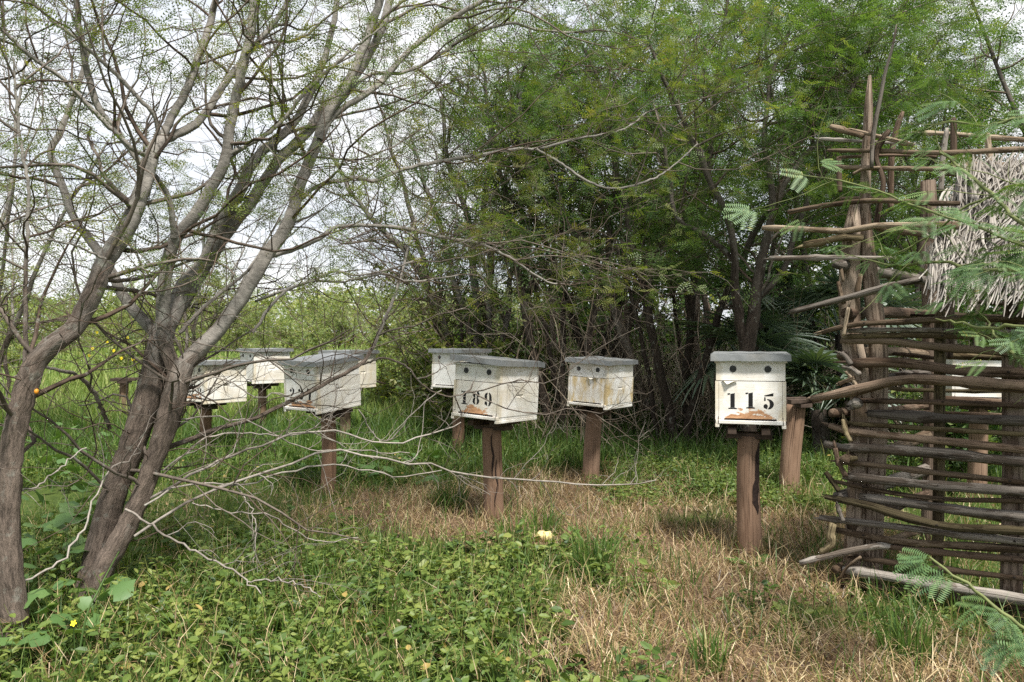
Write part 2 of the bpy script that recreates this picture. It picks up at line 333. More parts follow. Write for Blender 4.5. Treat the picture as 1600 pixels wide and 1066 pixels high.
def paint_mat(name, stain=0.0, yellow=0.0, base=(0.79,0.785,0.765), wear=0.5):
    "old white paint on boards: board grain, grime, bare orange wood round the entrance (stain), dried yellow streaks"
    m,t,o=mat(name); v=obj_co(t)
    oi=N_(t,'ShaderNodeObjectInfo').outputs['Random']
    ad=N_(t,'ShaderNodeVectorMath'); ad.operation='ADD'; cb=N_(t,'ShaderNodeCombineXYZ')
    for i in range(3): t.links.new(mth(t,'MULTIPLY',oi,37.0+i*11),cb.inputs[i])
    t.links.new(v,ad.inputs[0]); t.links.new(cb.outputs[0],ad.inputs[1]); w=ad.outputs[0]
    gr=noise(t,w,14,5,0.6,(0.5,0.5,9)); gm=noise(t,w,5,5,0.62); sm=noise(t,w,2.2,3)
    c=mixc(t,ramp(t,gm,[(0.40,(0,0,0)),(0.70,(0.9,)*3)]),base,(0.53,0.48,0.39))
    c=mixc(t,ramp(t,gr,[(0.52,(0,0,0)),(0.66,(0.42,)*3)]),c,(0.60,0.52,0.47))
    c=mixc(t,ramp(t,sm,[(0.45,(0,0,0)),(0.75,(0.4,)*3)]),c,(0.62,0.63,0.58))
    ch=noise(t,w,46,4,0.6,(1,1,2.5))
    chip=ramp(t,ch,[(0.655,(0,0,0)),(0.675,(wear,)*3)]); c=mixc(t,chip,c,(0.30,0.235,0.18))
    sx=N_(t,'ShaderNodeSeparateXYZ'); t.links.new(v,sx.inputs[0]); X,Yv,Z=sx.outputs
    eg=mth(t,'ADD',mth(t,'MULTIPLY',mth(t,'ABSOLUTE',X),4.9),mth(t,'MULTIPLY',mth(t,'SUBTRACT',noise(t,w,7,4,0.6),0.5),1.3))
    fm_=N_(t,'ShaderNodeMapRange'); fm_.inputs[1].default_value=-0.225; fm_.inputs[2].default_value=-0.215; fm_.inputs[3].default_value=1; fm_.inputs[4].default_value=0.12; t.links.new(Yv,fm_.inputs[0])
    c=mixc(t,mth(t,'MULTIPLY',ramp(t,eg,[(0.80,(0,0,0)),(1.02,(0.55,)*3)]),fm_.outputs[0]),c,(0.52,0.44,0.29))
    if yellow>0:
        yn=noise(t,w,9,4,0.6,(1.6,1,0.5)); c=mixc(t,ramp(t,yn,[(0.46,(0,0,0)),(0.60,(yellow,)*3)]),c,(0.50,0.37,0.16))
    if stain>0:
        fr=ramp(t,Yv,[(0.0,(1,1,1)),(0.02,(0,0,0))]); 
        mr=N_(t,'ShaderNodeMapRange'); mr.inputs[1].default_value=-0.225; mr.inputs[2].default_value=-0.215; mr.inputs[3].default_value=1; mr.inputs[4].default_value=0
        t.links.new(Yv,mr.inputs[0])
        d=mth(t,'ADD',mth(t,'MULTIPLY',mth(t,'POWER',mth(t,'ABSOLUTE',mth(t,'DIVIDE',X,0.158)),3.4),1.0),mth(t,'DIVIDE',mth(t,'SUBTRACT',Z,0.047),0.056))
        sn=noise(t,w,24,5,0.65,(0.7,1,1.6))
        f=mth(t,'SUBTRACT',mth(t,'ADD',1.0,mth(t,'MULTIPLY',mth(t,'SUBTRACT',sn,0.5),4.2)),d)
        fm=mth(t,'MULTIPLY',mth(t,'MULTIPLY',ramp(t,f,[(0.06,(0,0,0)),(0.20,(1,1,1))]),mr.outputs[0]),stain)
        ow=ramp(t,noise(t,w,30,4,0.6,(0.6,1,2)),[(0.3,(0.30,0.145,0.070)),(0.6,(0.52,0.30,0.165))])
        c=mixc(t,fm,c,ow)
    h=mth(t,'ADD',mth(t,'MULTIPLY',gr,0.5),mth(t,'ADD',mth(t,'MULTIPLY',gm,0.4),mth(t,'MULTIPLY',chip,-0.5)))
    principled(t,o,c,0.62,0.3,h,0.35,0.004); return m
M['paint']=paint_mat('white_hive_paint')
M['paint_dirty']=paint_mat('grimy_white_hive_paint',0,0.25,(0.66,0.64,0.58),0.7)
M['paint_stain']=paint_mat('white_paint_worn_at_entrance',1.0,0.10)
M['paint_yellow']=paint_mat('white_paint_yellow_streaks',0.0,0.85)

def sheet_metal():
    m,t,o=mat('galvanised_lid'); v=obj_co(t)
    n=noise(t,v,11,5,0.6); d=noise(t,v,3,3)
    c=ramp(t,n,[(0.30,(0.19,0.20,0.21)),(0.55,(0.25,0.262,0.27)),(0.75,(0.36,0.368,0.37))])
    c=mixc(t,ramp(t,d,[(0.5,(0,0,0)),(0.75,(0.6,)*3)]),c,(0.22,0.20,0.17))
    principled(t,o,c,0.55,0.4,n,0.35,0.006,0.45); return m
M['lid']=sheet_metal()

def ground_mat():
    m,t,o=mat('ground_soil'); p=geo_pos(t)
    n1=noise(t,p,1.3,5,0.6); n2=noise(t,p,60,5,0.7); n3=noise(t,p,18,4,0.6)
    soil=ramp(t,n2,[(0.3,(0.075,0.046,0.030)),(0.55,(0.170,0.112,0.074)),(0.75,(0.31,0.225,0.15))])
    gr=ramp(t,n3,[(0.3,(0.030,0.050,0.012)),(0.7,(0.075,0.105,0.025))])
    a=attr(t,'tint')
    f=mth(t,'ADD',a,mth(t,'MULTIPLY',mth(t,'SUBTRACT',n1,0.5),0.8))
    c=mixc(t,ramp(t,f,[(0.35,(0,0,0)),(0.62,(1,1,1))]),gr,soil)
    principled(t,o,c,0.95,0.1,n2,0.6,0.02); return m
M['ground']=ground_mat()

# ------------------------------------------------------------------ ground
def sines(seed,k=10,f0=0.5,f1=2.5):
    r=np.random.default_rng(seed); a=r.random(k)*6.283; f=f0+(f1-f0)*r.random(k); ph=r.random(k)*6.283
    def fn(x,y):
        z=0
        for i in range(k): z=z+np.sin((x*np.cos(a[i])+y*np.sin(a[i]))*f[i]*2.2+ph[i])
        return z/np.sqrt(k)
    return fn
n_big=sines(1); n_med=sines(2,12,2,6); n_small=sines(3,14,5,16)
DRY=[(0.74,3.25,0.62,0.60),(1.12,4.10,0.62,0.55),(0.30,6.05,1.35,0.80),(-0.75,5.75,0.75,0.50),(1.95,5.15,0.55,0.7),(1.15,2.8,0.7,0.5),(0.95,4.95,0.55,0.5),(-0.1,5.2,0.7,0.40),(-0.55,5.35,0.9,0.40),(0.45,5.1,0.7,0.40),(0.9,7.0,1.0,0.45),(1.75,2.9,0.30,0.35)]
def dryness(x,y):
    d=np.zeros_like(x)
    for cx,cy,rx,ry in DRY: d=np.maximum(d,np.exp(-(((x-cx)/rx)**2+((y-cy)/ry)**2)*0.75))
    return d+0.13*n_med(x,y)+0.06*n_small(x,y)
def gz(x,y):
    "height of the ground"
    return 0.018*n_big(x,y)+0.010*n_med(x,y)+np.clip((y-11)*0.022,0,3.0)*np.clip((2-x)/6,0,1)
ra=np.concatenate([np.linspace(0.3,9,90),np.geomspace(9.3,900,50)]); th=np.linspace(0,2*np.pi,241)[:-1]
gx=(ra[:,None]*np.sin(th)); gy=3.0+(ra[:,None]*np.cos(th))
g=MB(); gzz=gz(gx,gy)*np.clip((400-ra)/300,0,1)[:,None]
i,j=np.meshgrid(np.arange(len(ra)-1),np.arange(240),indexing='ij'); j2=(j+1)%240
q=np.stack([i*240+j,i*240+j2,(i+1)*240+j2,(i+1)*240+j],-1).reshape(-1,4)[:,::-1]
V=np.stack([gx,gy,gzz],-1).reshape(-1,3); V=np.vstack([V,[[0,3,float(gz(np.array(0.),np.array(3.)))]]])
tr=np.stack([np.full(240,len(V)-1),np.arange(240),(np.arange(240)+1)%240],-1)[:,::-1]
g.add(V,q,tr,tint=np.clip(dryness(V[:,0],V[:,1]),0,1))
tag(g.build('ground',M['ground']),kind='structure')

# ------------------------------------------------------------------ bee hives on post stands
def strip(o,i):
    n=len(o); return np.vstack([o,i]),[[k,k+1,n+k+1,n+k] for k in range(n-1)]
def arc(cx,cy,ax,ay,bx,by,a0,a1,n=12,sx=0.0):
    "fat crescent between an outer ellipse (ax,ay) and an inner one (bx,by)"
    a=np.radians(np.linspace(a0,a1,n))
    return strip(np.stack([cx+ax*np.cos(a),cy+ay*np.sin(a)],-1),np.stack([cx+sx+bx*np.cos(a),cy+by*np.sin(a)],-1))
def disc2(cx,cy,rx,ry,n=10,a0=0,a1=360):
    a=np.radians(np.linspace(a0,a1,n)); return np.stack([cx+rx*np.cos(a),cy+ry*np.sin(a)],-1),'fan'
def poly2(*p): return np.array(p,float),'fan'
def glyph(ch):
    "stencil numeral in a box 0.66 wide and 1 high"
    if ch=='1': return [poly2((.22,.10),(.48,.10),(.48,.99),(.22,.93)),poly2((.06,.86),(.20,.90),(.20,.98),(.04,.96)),poly2((.08,.0),(.62,.0),(.60,.06),(.48,.085),(.22,.085),(.10,.06))]
    if ch=='8': return [arc(.30,.74,.27,.26,.06,.20,98,262),arc(.36,.74,.27,.26,.06,.20,-82,82),arc(.30,.26,.27,.26,.06,.20,98,262),arc(.36,.26,.27,.26,.06,.20,-82,82)]
    if ch=='9': return [arc(.29,.70,.28,.29,.05,.20,95,265),arc(.37,.50,.29,.50,.07,.42,-86,86),disc2(.16,.22,.12,.13,12),poly2((.05,.19),(.16,.09),(.29,.0),(.30,.06),(.25,.16))]
    if ch=='6': return [(0.66-v[:,:1]*1.0,1-v[:,1:]) if False else (np.stack([.66-v[:,0],1-v[:,1]],-1),q) for v,q in glyph('9')]
    if ch=='5': return [poly2((.07,.84),(.45,.88),(.62,1.0),(.60,.80),(.10,.79)),poly2((.06,.50),(.17,.53),(.15,.74),(.08,.74)),arc(.28,.31,.36,.32,.12,.25,-84,98),disc2(.16,.18,.13,.14,12),poly2((.05,.13),(.16,.04),(.25,.0),(.26,.06))]
    if ch=='2': return [disc2(.17,.76,.13,.13,12),arc(.32,.72,.30,.28,.08,.23,-38,100),poly2((.30,.52),(.48,.58),(.56,.55),(.36,.34),(.12,.21),(.08,.22)),poly2((.06,.0),(.07,.17),(.24,.19),(.42,.10),(.56,.18),(.62,.20),(.58,.02),(.40,.0),(.22,.06))]
    if ch=='7': return [poly2((.05,.78),(.08,1.0),(.20,.97),(.42,.97),(.62,1.0),(.58,.84),(.30,.82),(.12,.84)),poly2((.58,.80),(.46,.80),(.27,.42),(.20,.0),(.44,.0),(.46,.40))]
def digits(text,h,spacing,y,zb,parent):
    n=len(text)
    for k,ch in enumerate(text):
        mb=MB()
        x0=(k-(n-1)/2)*spacing-0.33*h+0.006*((k*7)%3-1); dz=0.003*((k*5)%3-1)
        for v,q in glyph(ch):
            p=np.stack([x0+v[:,0]*h,np.full(len(v),y),zb+dz+v[:,1]*h],-1)
            if isinstance(q,str): mb.add(p,None,[[0,i,i+1] for i in range(1,len(v)-1)])
            else: mb.add(p,q)
        mb.build('stencil_numeral',M['ink'],parent,smooth=False)
def board_box(mb,hw,y0,y1,z0,z1,handle=None):
    "hollow-looking box: front, back, two sides with a cut hand-hold, top and bottom"
    for yy in (y0,y1): mb.add([[-hw,yy,z0],[hw,yy,z0],[hw,yy,z1],[-hw,yy,z1]],[[0,1,2,3] if yy==y0 else [3,2,1,0]])
    mb.add([[-hw,y0,z1],[hw,y0,z1],[hw,y1,z1],[-hw,y1,z1]],[[0,1,2,3]]); mb.add([[-hw,y0,z0],[hw,y0,z0],[hw,y1,z0],[-hw,y1,z0]],[[3,2,1,0]])
    ym=(y0+y1)/2; a,b=ym-0.045,ym+0.045; hz=handle; c,d=hz-0.009,hz+0.009
    for s in (-1,1):
        X=s*hw; ys=[y0,a,b,y1]; zs=[z0,c,d,z1]
        v=[[X,yy,zz] for zz in zs for yy in ys]; qq=[]
        for r in range(3):
            for k in range(3):
                if r==1 and k==1: continue
                f=[r*4+k,r*4+k+1,r*4+k+5,r*4+k+4]; qq.append(f if s>0 else f[::-1])
        e=len(v); D=0.012
        v+=[[X-s*0.002,a+.004,c+.004],[X-s*0.002,b-.004,c+.004],[X-s*D,b-.006,d],[X-s*D,a+.006,d]]
        o=[5,6,10,9]
        for k in range(4):
            f=[o[k],o[(k+1)%4],e+(k+1)%4,e+k]; qq.append(f if s>0 else f[::-1])
        f=[e,e+1,e+2,e+3]; qq.append(f if s>0 else f[::-1])
        mb.add(v,qq)
HW,HD=0.203,0.25
def hive(label,x,y,zb,yaw,roll=0,pitch=0,number=None,m='paint',front=None,lidrot=(0,0,0),flap=0,vents=True):
    r=math.radians
    h=thing('beehive',label,'beehive',(x,y,zb),(r(pitch),r(roll),r(yaw)),'white box hives on posts')
    h.scale=(.925,.925,.925)
    b=MB()
    box(b,-HW+.003,HW-.003,-HD-.018,HD,0.022,0.044); box(b,-HW,-HW+.024,-HD-.018,HD,0,0.0215); box(b,HW-.024,HW,-HD-.018,HD,0,0.0215)
    box(b,-HW+.0245,HW-.0245,HD-.03,HD-.002,0.001,0.0215)
    bevel(b.build('bottom_board',M[m],h,smooth=False))
    e=MB(); box(e,-.150,.150,-HD-.0012,-HD+.02,.0445,.0545); e.build('entrance_slot',M['slot'],h,smooth=False)
    l=MB(); board_box(l,HW,-HD,HD,0.0445,0.278,0.185)
    lo=bevel(l.build('brood_box',M[front or m],h,smooth=False),.0025)
    for sx in (-1,1):
        sjoint=MB(); box(sjoint,sx*(HW-.021)-.0008,sx*(HW-.021)+.0008,-HD-.0006,-HD+.001,.048,.276)
        sjoint.build('corner_joint',M['iron'],lo,smooth=False)
    u=MB(); board_box(u,HW-.0045,-HD+.003,HD-.004,0.2825,0.388,0.352)
    sm_=MB(); box(sm_,-HW+.008,HW-.008,-HD+.007,HD-.008,0.2775,0.2828); sm_.build('seam_shadow_strip',M['slot'],h,smooth=False)  # near-black strip that paints in the shadow of the gap between the boxes
    bevel(u.build('honey_box',M[m],h,smooth=False),.0025)
    k=MB(); box(k,-HW-.006,HW+.006,-HD-.008,HD+.008,0.3895,0.4035); bevel(k.build('inner_cover',M[m],h,smooth=False),.002)
    L=MB(); LW,LD=0.229,0.281
    nx,ny=9,9; gxs=np.linspace(-LW,LW,nx); gys=np.linspace(-LD,LD,ny); GX,GY=np.meshgrid(gxs,gys)
    rr=np.random.default_rng(int(abs(x*1000)+abs(y*77)))
    GZ=0.040+0.0022*rr.standard_normal(GX.shape)
    L.add(np.stack([GX,GY,GZ],-1).reshape(-1,3),[[a*nx+c,a*nx+c+1,(a+1)*nx+c+1,(a+1)*nx+c] for a in range(ny-1) for c in range(nx-1)])
    ring=[(c,0) for c in range(nx)]+[(nx-1,a) for a in range(1,ny)]+[(c,ny-1) for c in range(nx-2,-1,-1)]+[(0,a) for a in range(ny-2,0,-1)]
    top=np.array([[GX[a,c],GY[a,c],GZ[a,c]] for c,a in ring]); bot=top.copy(); bot[:,2]=0.0015*rr.standard_normal(len(ring)); bot[:,:2]*=1.004+0.006*rr.random((len(ring),1))
    n=len(ring); L.add(np.vstack([top,bot]),[[q2,n+q2,n+(q2+1)%n,(q2+1)%n] for q2 in range(n)])
    L.add(np.stack([GX,GY,GX*0+0.002],-1).reshape(-1,3),[[a*nx+c,(a+1)*nx+c,(a+1)*nx+c+1,a*nx+c+1] for a in range(ny-1) for c in range(nx-1)])
    lo2=L.build('metal_lid',M['lid'],h,smooth=False); lo2.location=(0,0,0.404); lo2.rotation_euler=[r(c) for c in lidrot]
    if vents:
        for sx in (-0.1,0.1):
            v=MB(); a=np.linspace(0,2*np.pi,21)[:-1]
            for rad,d0,d1 in ((.0205,.0,.003),(.006,.003,.005)):
                o=np.stack([sx+rad*np.cos(a),np.full(20,-HD+.003-d0),.352+rad*np.sin(a)],-1); p=o.copy(); p[:,1]=-HD+.003-d1
                v.add(np.vstack([o,p]),[[q2,(q2+1)%20,20+(q2+1)%20,20+q2] for q2 in range(20)],[[20,20+q2,20+q2+1] for q2 in range(1,19)])
            v.build('vent_disc',M['black_vent'],h,smooth=False)
    if number: digits(number,0.097,0.098,-HD-.0007,0.114,h)
    for sx in (-0.185,0.185):
        st=MB(); tubes(st,[[sx,-HD-.0195,.018],[sx+.002,-HD-.0215,.035],[sx,-HD-.019,.058],[sx+.001,-HD-.002,.066]],[[.0016]*4],4)
        st.build('wire_staple',M['iron'],h)
    if flap:
        f=MB(); t=np.linspace(0,1,6); xs=np.linspace(-.172,-.085,9) if flap==1 else np.linspace(.0,.115,9)
        dep=np.array((.003,.012,.023,.021,.013,.009,.006,.004,.002)) if flap==1 else np.array((.002,.006,.011,.019,.017,.009,.005,.003,.002))
        G=np.array([[(xx+.016*tt*(1 if flap==1 else -.4),-HD-.001-(.010+.5*dd)*tt**1.5,.2775-dd*tt+.006*tt*tt) for tt in t] for xx,dd in zip(xs,dep)])
        f.add(G.reshape(-1,3),[[a*6+b_,a*6+b_+1,(a+1)*6+b_+1,(a+1)*6+b_] for a in range(8) for b_ in range(5)])
        f.build('peeling_paint',M['paint_dirty'],h)
    return h

def stand(label,x,y,yaw,top,lean=(0,0),r0=0.066,base=-0.12,scars=()):
    s=thing('hive_stand',label,'hive stand',(x,y,0),(0,0,0),'post stands for the hives')
    p=MB(); n=14; z=np.linspace(base,top-.055,n); f=(z-base)/(top-.055-base)
    pts=np.stack([-lean[0]*(1-f)+.006*np.sin(f*5+x),-lean[1]*(1-f),z],-1)
    tubes(p,pts,(r0*(1.06-.12*f)),14,rough=0.035,cap=True,tint=0.5)
    p.build('post',M['red_post'],s)
    R=Matrix.Rotation(math.radians(yaw),4,'Z')
    b=MB()
    for sx in (-.09,.09): box(b,sx-.024,sx+.024,-.135,.165,top-.036,top-.001,R)
    bevel(b.build('bearer',M['dark_plank'],s,smooth=False),.004)
    c=MB(); box(c,-.125,.125,-.05,.06,top-.068,top-.0365,R); bevel(c.build('crosspiece',M['dark_plank'],s,smooth=False),.004)
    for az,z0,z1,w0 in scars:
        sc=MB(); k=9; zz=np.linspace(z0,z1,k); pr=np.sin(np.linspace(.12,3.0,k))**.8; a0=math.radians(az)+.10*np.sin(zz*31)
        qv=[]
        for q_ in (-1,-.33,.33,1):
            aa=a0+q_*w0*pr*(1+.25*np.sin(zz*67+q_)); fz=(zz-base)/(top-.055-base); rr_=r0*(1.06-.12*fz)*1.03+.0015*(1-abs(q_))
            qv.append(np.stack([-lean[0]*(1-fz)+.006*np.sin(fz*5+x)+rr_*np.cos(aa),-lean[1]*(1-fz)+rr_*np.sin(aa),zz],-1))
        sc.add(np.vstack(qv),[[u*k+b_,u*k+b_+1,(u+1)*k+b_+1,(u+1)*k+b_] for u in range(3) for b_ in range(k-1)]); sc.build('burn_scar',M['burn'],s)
    return s

def at(px,Y): return (px-800.0)/F*Y, Y
HV=[ # centre px, distance, bottom z, yaw, roll, pitch, ...
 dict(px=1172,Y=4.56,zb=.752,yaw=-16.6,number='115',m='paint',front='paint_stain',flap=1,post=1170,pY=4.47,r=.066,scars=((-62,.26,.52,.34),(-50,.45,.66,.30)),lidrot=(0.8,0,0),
      label='white hive stencilled 115 on the thick post, nearest the pole shelter',sl='thick reddish post carrying the hive stencilled 115'),
 dict(px=774,Y=5.30,zb=.705,yaw=-34,roll=2.6,pitch=-1.2,number='189',m='paint',front='paint_stain',post=770,pY=5.32,r=.068,scars=((-88,.30,.62,.10),(-68,.22,.44,.08),(-76,.12,.26,.06)),lidrot=(-1.5,2.2,0),
      label='white hive stencilled 189 with a worn brown entrance, in the middle of the clearing',sl='dark stained post carrying the hive stencilled 189'),
 dict(px=938,Y=6.75,zb=.668,yaw=-36,roll=2.4,pitch=0.0,m='paint',front='paint_yellow',flap=2,post=930,pY=6.78,r=.072,lean=(.06,0),lidrot=(0,1.5,0),
      label='white hive without number, streaked yellow on its front, on a leaning post',sl='leaning reddish post carrying the yellow streaked hive without a number'),
 dict(px=719,Y=8.1,zb=.735,yaw=-34,roll=0.5,m='paint',post=717,pY=8.15,r=.064,lean=(.02,0),label='white hive partly hidden behind the hive stencilled 189',sl='split post of the hive half hidden behind the 189 hive'),
 dict(px=506,Y=6.3,zb=.690,yaw=-33,roll=1.0,pitch=4.8,number='227',m='paint',front='paint_stain',post=513,pY=6.35,r=.060,lidrot=(0.8,0.6,0),
      label='white hive with stencilled number starting 22, tipped forward behind the bare branch',sl='dark post under the tipped hive whose number starts with 22'),
 dict(px=336,Y=7.75,zb=.625,yaw=-36,number='176',m='paint_dirty',front='paint_stain',post=321,pY=7.8,r=.058,
      label='white hive with stencilled number ending 76, partly behind the forked trunk',sl='dark post of the hive beside the forked tree trunk'),
 dict(px=414,Y=9.4,zb=.725,yaw=-46,m='paint',post=409,pY=9.4,r=.052,label='small distant white hive between the hives ending 76 and starting 22',sl='short grass hidden post under the farthest hive on the left'),
 dict(px=546,Y=8.6,zb=.715,yaw=-28,m='paint_dirty',vents=False,post=539,pY=8.6,r=.058,label='grimy white hive half hidden behind the tipped hive with a number starting 22',sl='pale post standing behind the tipped hive with the number starting 22'),
 dict(px=1524,Y=6.05,zb=.764,yaw=-22,m='paint',vents=False,post=1528,pY=6.15,r=.068,label='bright white hive seen through the rails of the pole shelter',sl='reddish post seen through the rails of the pole shelter'),
]
for k in HV:
    x,y=at(k['px'],k['Y'])
    hive(k['label'],x,y,k['zb'],k['yaw'],k.get('roll',0),k.get('pitch',0),k.get('number'),k['m'],k.get('front'),k.get('lidrot',(0,0,0)),k.get('flap',0),k.get('vents',True))
    px,py=at(k['post'],k['pY'])
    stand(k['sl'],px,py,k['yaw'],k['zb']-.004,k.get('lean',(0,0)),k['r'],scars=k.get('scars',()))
x,y=at(1243,6.25); stand('empty reddish post stand behind the hive stencilled 115, without a hive',x,y,-70,.775,(.065,0),.078)
x,y=at(194,10.0); stand('empty dark stand in the tall grass left of the forked trunk',x,y,-80,.755,(0,0),.055)

# ------------------------------------------------------------------ pole shelter
A0=np.array((1.68,3.95)); WD=nrm(np.array((0.70,-0.714))); WN=np.array((-WD[1],WD[0])); WN=WN if WN[1]<0 else -WN   # WN points to the camera side
def wall_pt(px,py,off=0.0):
    "point of the front wall plane (pushed off towards the camera) seen at a photo pixel"
    k=(px-800.0)/F; o=A0+WN*off
    Y=(WN@o)/(WN[0]*k+WN[1]); return P(px,py,Y)
sh=thing('pole_shelter','tumbledown shelter of stacked weathered poles with a grey palm thatch roof','shelter',(A0[0],A0[1],0))
SO=np.array((A0[0],A0[1],0))
def px2m(w,Y): return w/F*Y
def pole(pts,r,m,n=13,sides=9,name='pole',taper=0.12,wob=0.05,parent=None,split=0):
    c=smooth_curve(pts,n); d=np.linspace(0,1,n); q=np.random.default_rng(int(abs(c[0].sum()*9973))%99991)
    w=q.standard_normal((n,3)).cumsum(0); w-=w[0]+(w[-1]-w[0])*d[:,None]
    c=c+r*wob*.6*w
    R=r*(1.05-.18*d*(1 if q.random()<.5 else -1)+.09*(d<0))*(1+.06*q.standard_normal(n))
    for k in range(int(n/6)):                                   # knots
        kk=int(q.integers(1,n-1)); R[kk]*=1.14+.12*q.random()
    R[0]*=.88; R[-1]*=.9
    b=MB(); tubes(b,c,R,sides,tint=.2+.6*float(rng.random()),rough=.075,cap=True)
    if split or (n>11 and q.random()<.45):                      # splintered end
        ax=nrm(c[0]-c[1])
        for k in range(3):
            o=nrm(q.standard_normal(3)); o=nrm(o-ax*(o@ax))*r*.45; l=r*(1.2+2.6*q.random())
            tubes(b,[[c[0]-ax*r+o,c[0]+o+ax*l*.5,c[0]+o*1.2+ax*l]],[[r*.45,r*.34,r*.06]],5,tint=float(q.random()),cap=True)
    return b.build(name,M[m],parent or sh,SO)
RAILS=[ # pixel points along the rail, width in pixels, wood, offset towards the camera
 ([(1269,624),(1348,608),(1390,597),(1432,593),(1495,597),(1600,605)],15,'pole_brown',.11),
 ([(1338,626),(1469,629),(1600,634)],9,'pole_brown',.06),
 ([(1356,646),(1469,654),(1600,658)],14,'pole_grey',.05),
 ([(1319,661),(1458,670),(1600,679)],7,'pole_olive',.05),
 ([(1296,665),(1319,673),(1390,681),(1469,689),(1600,703)],11,'pole_brown',.07),
 ([(1289,693),(1311,699),(1348,700),(1469,708),(1600,722)],14,'pole_grey',.07),
 ([(1309,722),(1364,727),(1469,740),(1600,755)],9,'pole_tan',.06),
 ([(1318,744),(1390,751),(1469,759),(1600,768)],14,'pole_grey',.07),
 ([(1303,752),(1380,768),(1469,780),(1600,783)],7,'pole_tan',.05),
 ([(1344,776),(1469,793),(1600,808)],13,'pole_grey',.05),
 ([(1303,779),(1364,792),(1403,805),(1464,821),(1521,826),(1600,830)],12,'pole_olive',.09),
 ([(1281,809),(1364,819),(1469,832),(1600,848)],11,'pole_grey',.06),
 ([(1302,827),(1390,844),(1469,851),(1600,859)],11,'pole_tan',.05),
 ([(1374,853),(1469,863),(1600,876)],10,'pole_brown',.05),
 ([(1331,870),(1457,887),(1600,904)],9,'pole_tan',.05),
 ([(1318,890),(1400,903),(1491,919),(1600,938)],15,'pole_grey',.06),
 ([(1343,915),(1457,930),(1600,950)],10,'pole_brown',.04),
 ([(1285,519),(1338,507),(1416,503),(1469,499),(1600,498)],9,'pole_tan',.09),
 ([(1327,517),(1403,515),(1495,517),(1600,520)],8,'pole_grey',.06),
 ([(1325,526),(1403,524),(1495,526),(1600,529)],9,'pole_olive',.06),
 ([(1314,533),(1390,533),(1458,542),(1600,552)],11,'pole_tan',.05),
 ([(1327,568),(1406,567),(1495,579),(1600,584)],15,'pole_brown',.06),
]
tmax=1.75
for pts,w,m,off in RAILS:
    c=[wall_pt(x,y,off) for x,y in pts]
    Yl=c[0][1]; e=c[-1]+nrm(c[-1]-c[-2])*0.95; c.append(e)
    pole(c,px2m(w*.93,Yl)/2,m,n=20)
    # dark nail stains where the rail crosses the posts
    for pxn in (1352,1470,1583):
        cc=smooth_curve(c,60); s=800+F*cc[:,0]/cc[:,1]; kk=int(np.argmin(np.abs(s-pxn)))
        if abs(s[kk]-pxn)<6 and rng.random()<.75:
            p=cc[kk]+np.array((WN[0],WN[1],.25))*(px2m(w,Yl)/2*.86); b=MB(); a=np.linspace(0,6.283,9)[:-1]
            u=np.array((WD[0],WD[1],0)); v=np.array((0,0,1.)); d3=np.array((WN[0],WN[1],0.25)); d3=d3/np.linalg.norm(d3); v=np.cross(u,d3)
            ring=p+.007*np.cos(a)[:,None]*u+.0045*np.sin(a)[:,None]*v; tp=p+d3*.004
            b.add(np.vstack([ring,[tp]]),None,[[q1,(q1+1)%8,8] for q1 in range(8)]); b.build('nail',M['nail'],sh,SO)
LOOSE=[
 ([(1250,880),(1300,868),(1372,853),(1400,856)],10,'pole_grey',.13,.03),
 ([(1192,356),(1260,358),(1322,361),(1364,353),(1440,352),(1500,352)],9,'pole_tan',.05,.05),
 ([(1232,332),(1285,322),(1364,314),(1453,318),(1500,318)],9,'pole_tan',.05,.05),
 ([(1203,404),(1311,403),(1400,404)],9,'pole_grey',.05,.05),
 ([(1257,383),(1285,378),(1313,372),(1350,372)],13,'pole_olive',.05,.05),
 ([(1370,357),(1440,366),(1480,368)],9,'pole_brown',.0,.0),
 ([(1235,488),(1322,466),(1388,448),(1440,436)],10,'pole_grey',.10,.10),
 ([(1295,261),(1380,263),(1456,264),(1500,263)],7,'pole_tan',.0,.0),
 ([(1333,272),(1350,264),(1375,262)],6,'pole_tan',.03,.03),
 ([(1293,235),(1380,236),(1469,239),(1600,233)],7,'pole_tan',.0,.0),
 ([(1282,217),(1343,221),(1430,225)],6,'pole_grey',-.1,-.1),
 ([(1298,198),(1325,206),(1349,213)],11,'pole_tan',.05,.05),
 ([(1335,204),(1380,215),(1427,227)],7,'pole_tan',.05,.0),
 ([(1425,208),(1480,209),(1540,214),(1620,220)],7,'pole_tan',-.5,-.5),
 ([(1311,246),(1390,243),(1464,245)],5,'pole_brown',-.1,-.1),
 ([(1313,310),(1360,309),(1400,311)],6,'pole_brown',-.15,-.15),
 ([(1377,488),(1480,492),(1600,498)],10,'pole_brown',-.75,-.75),
 ([(1384,552),(1420,555),(1462,560)],7,'pole_brown',-.6,-.4),
 ([(1384,585),(1430,587),(1475,590)],8,'pole_brown',-.6,-.4),
 ([(1384,606),(1430,610),(1600,612)],7,'pole_olive',-.7,-.7),
 ([(1370,640),(1460,645),(1600,650)],7,'pole_brown',-.7,-.7),
 ([(1500,470),(1560,474),(1640,480)],7,'pole_brown',-.45,-.45),
]
for pts,w,m,o1,o2 in LOOSE:
    n=len(pts); c=[wall_pt(x,y,o1+(o2-o1)*i/(n-1)) for i,(x,y) in enumerate(pts)]
    pole(c,px2m(w*.86,c[0][1])/2,m,n=14)
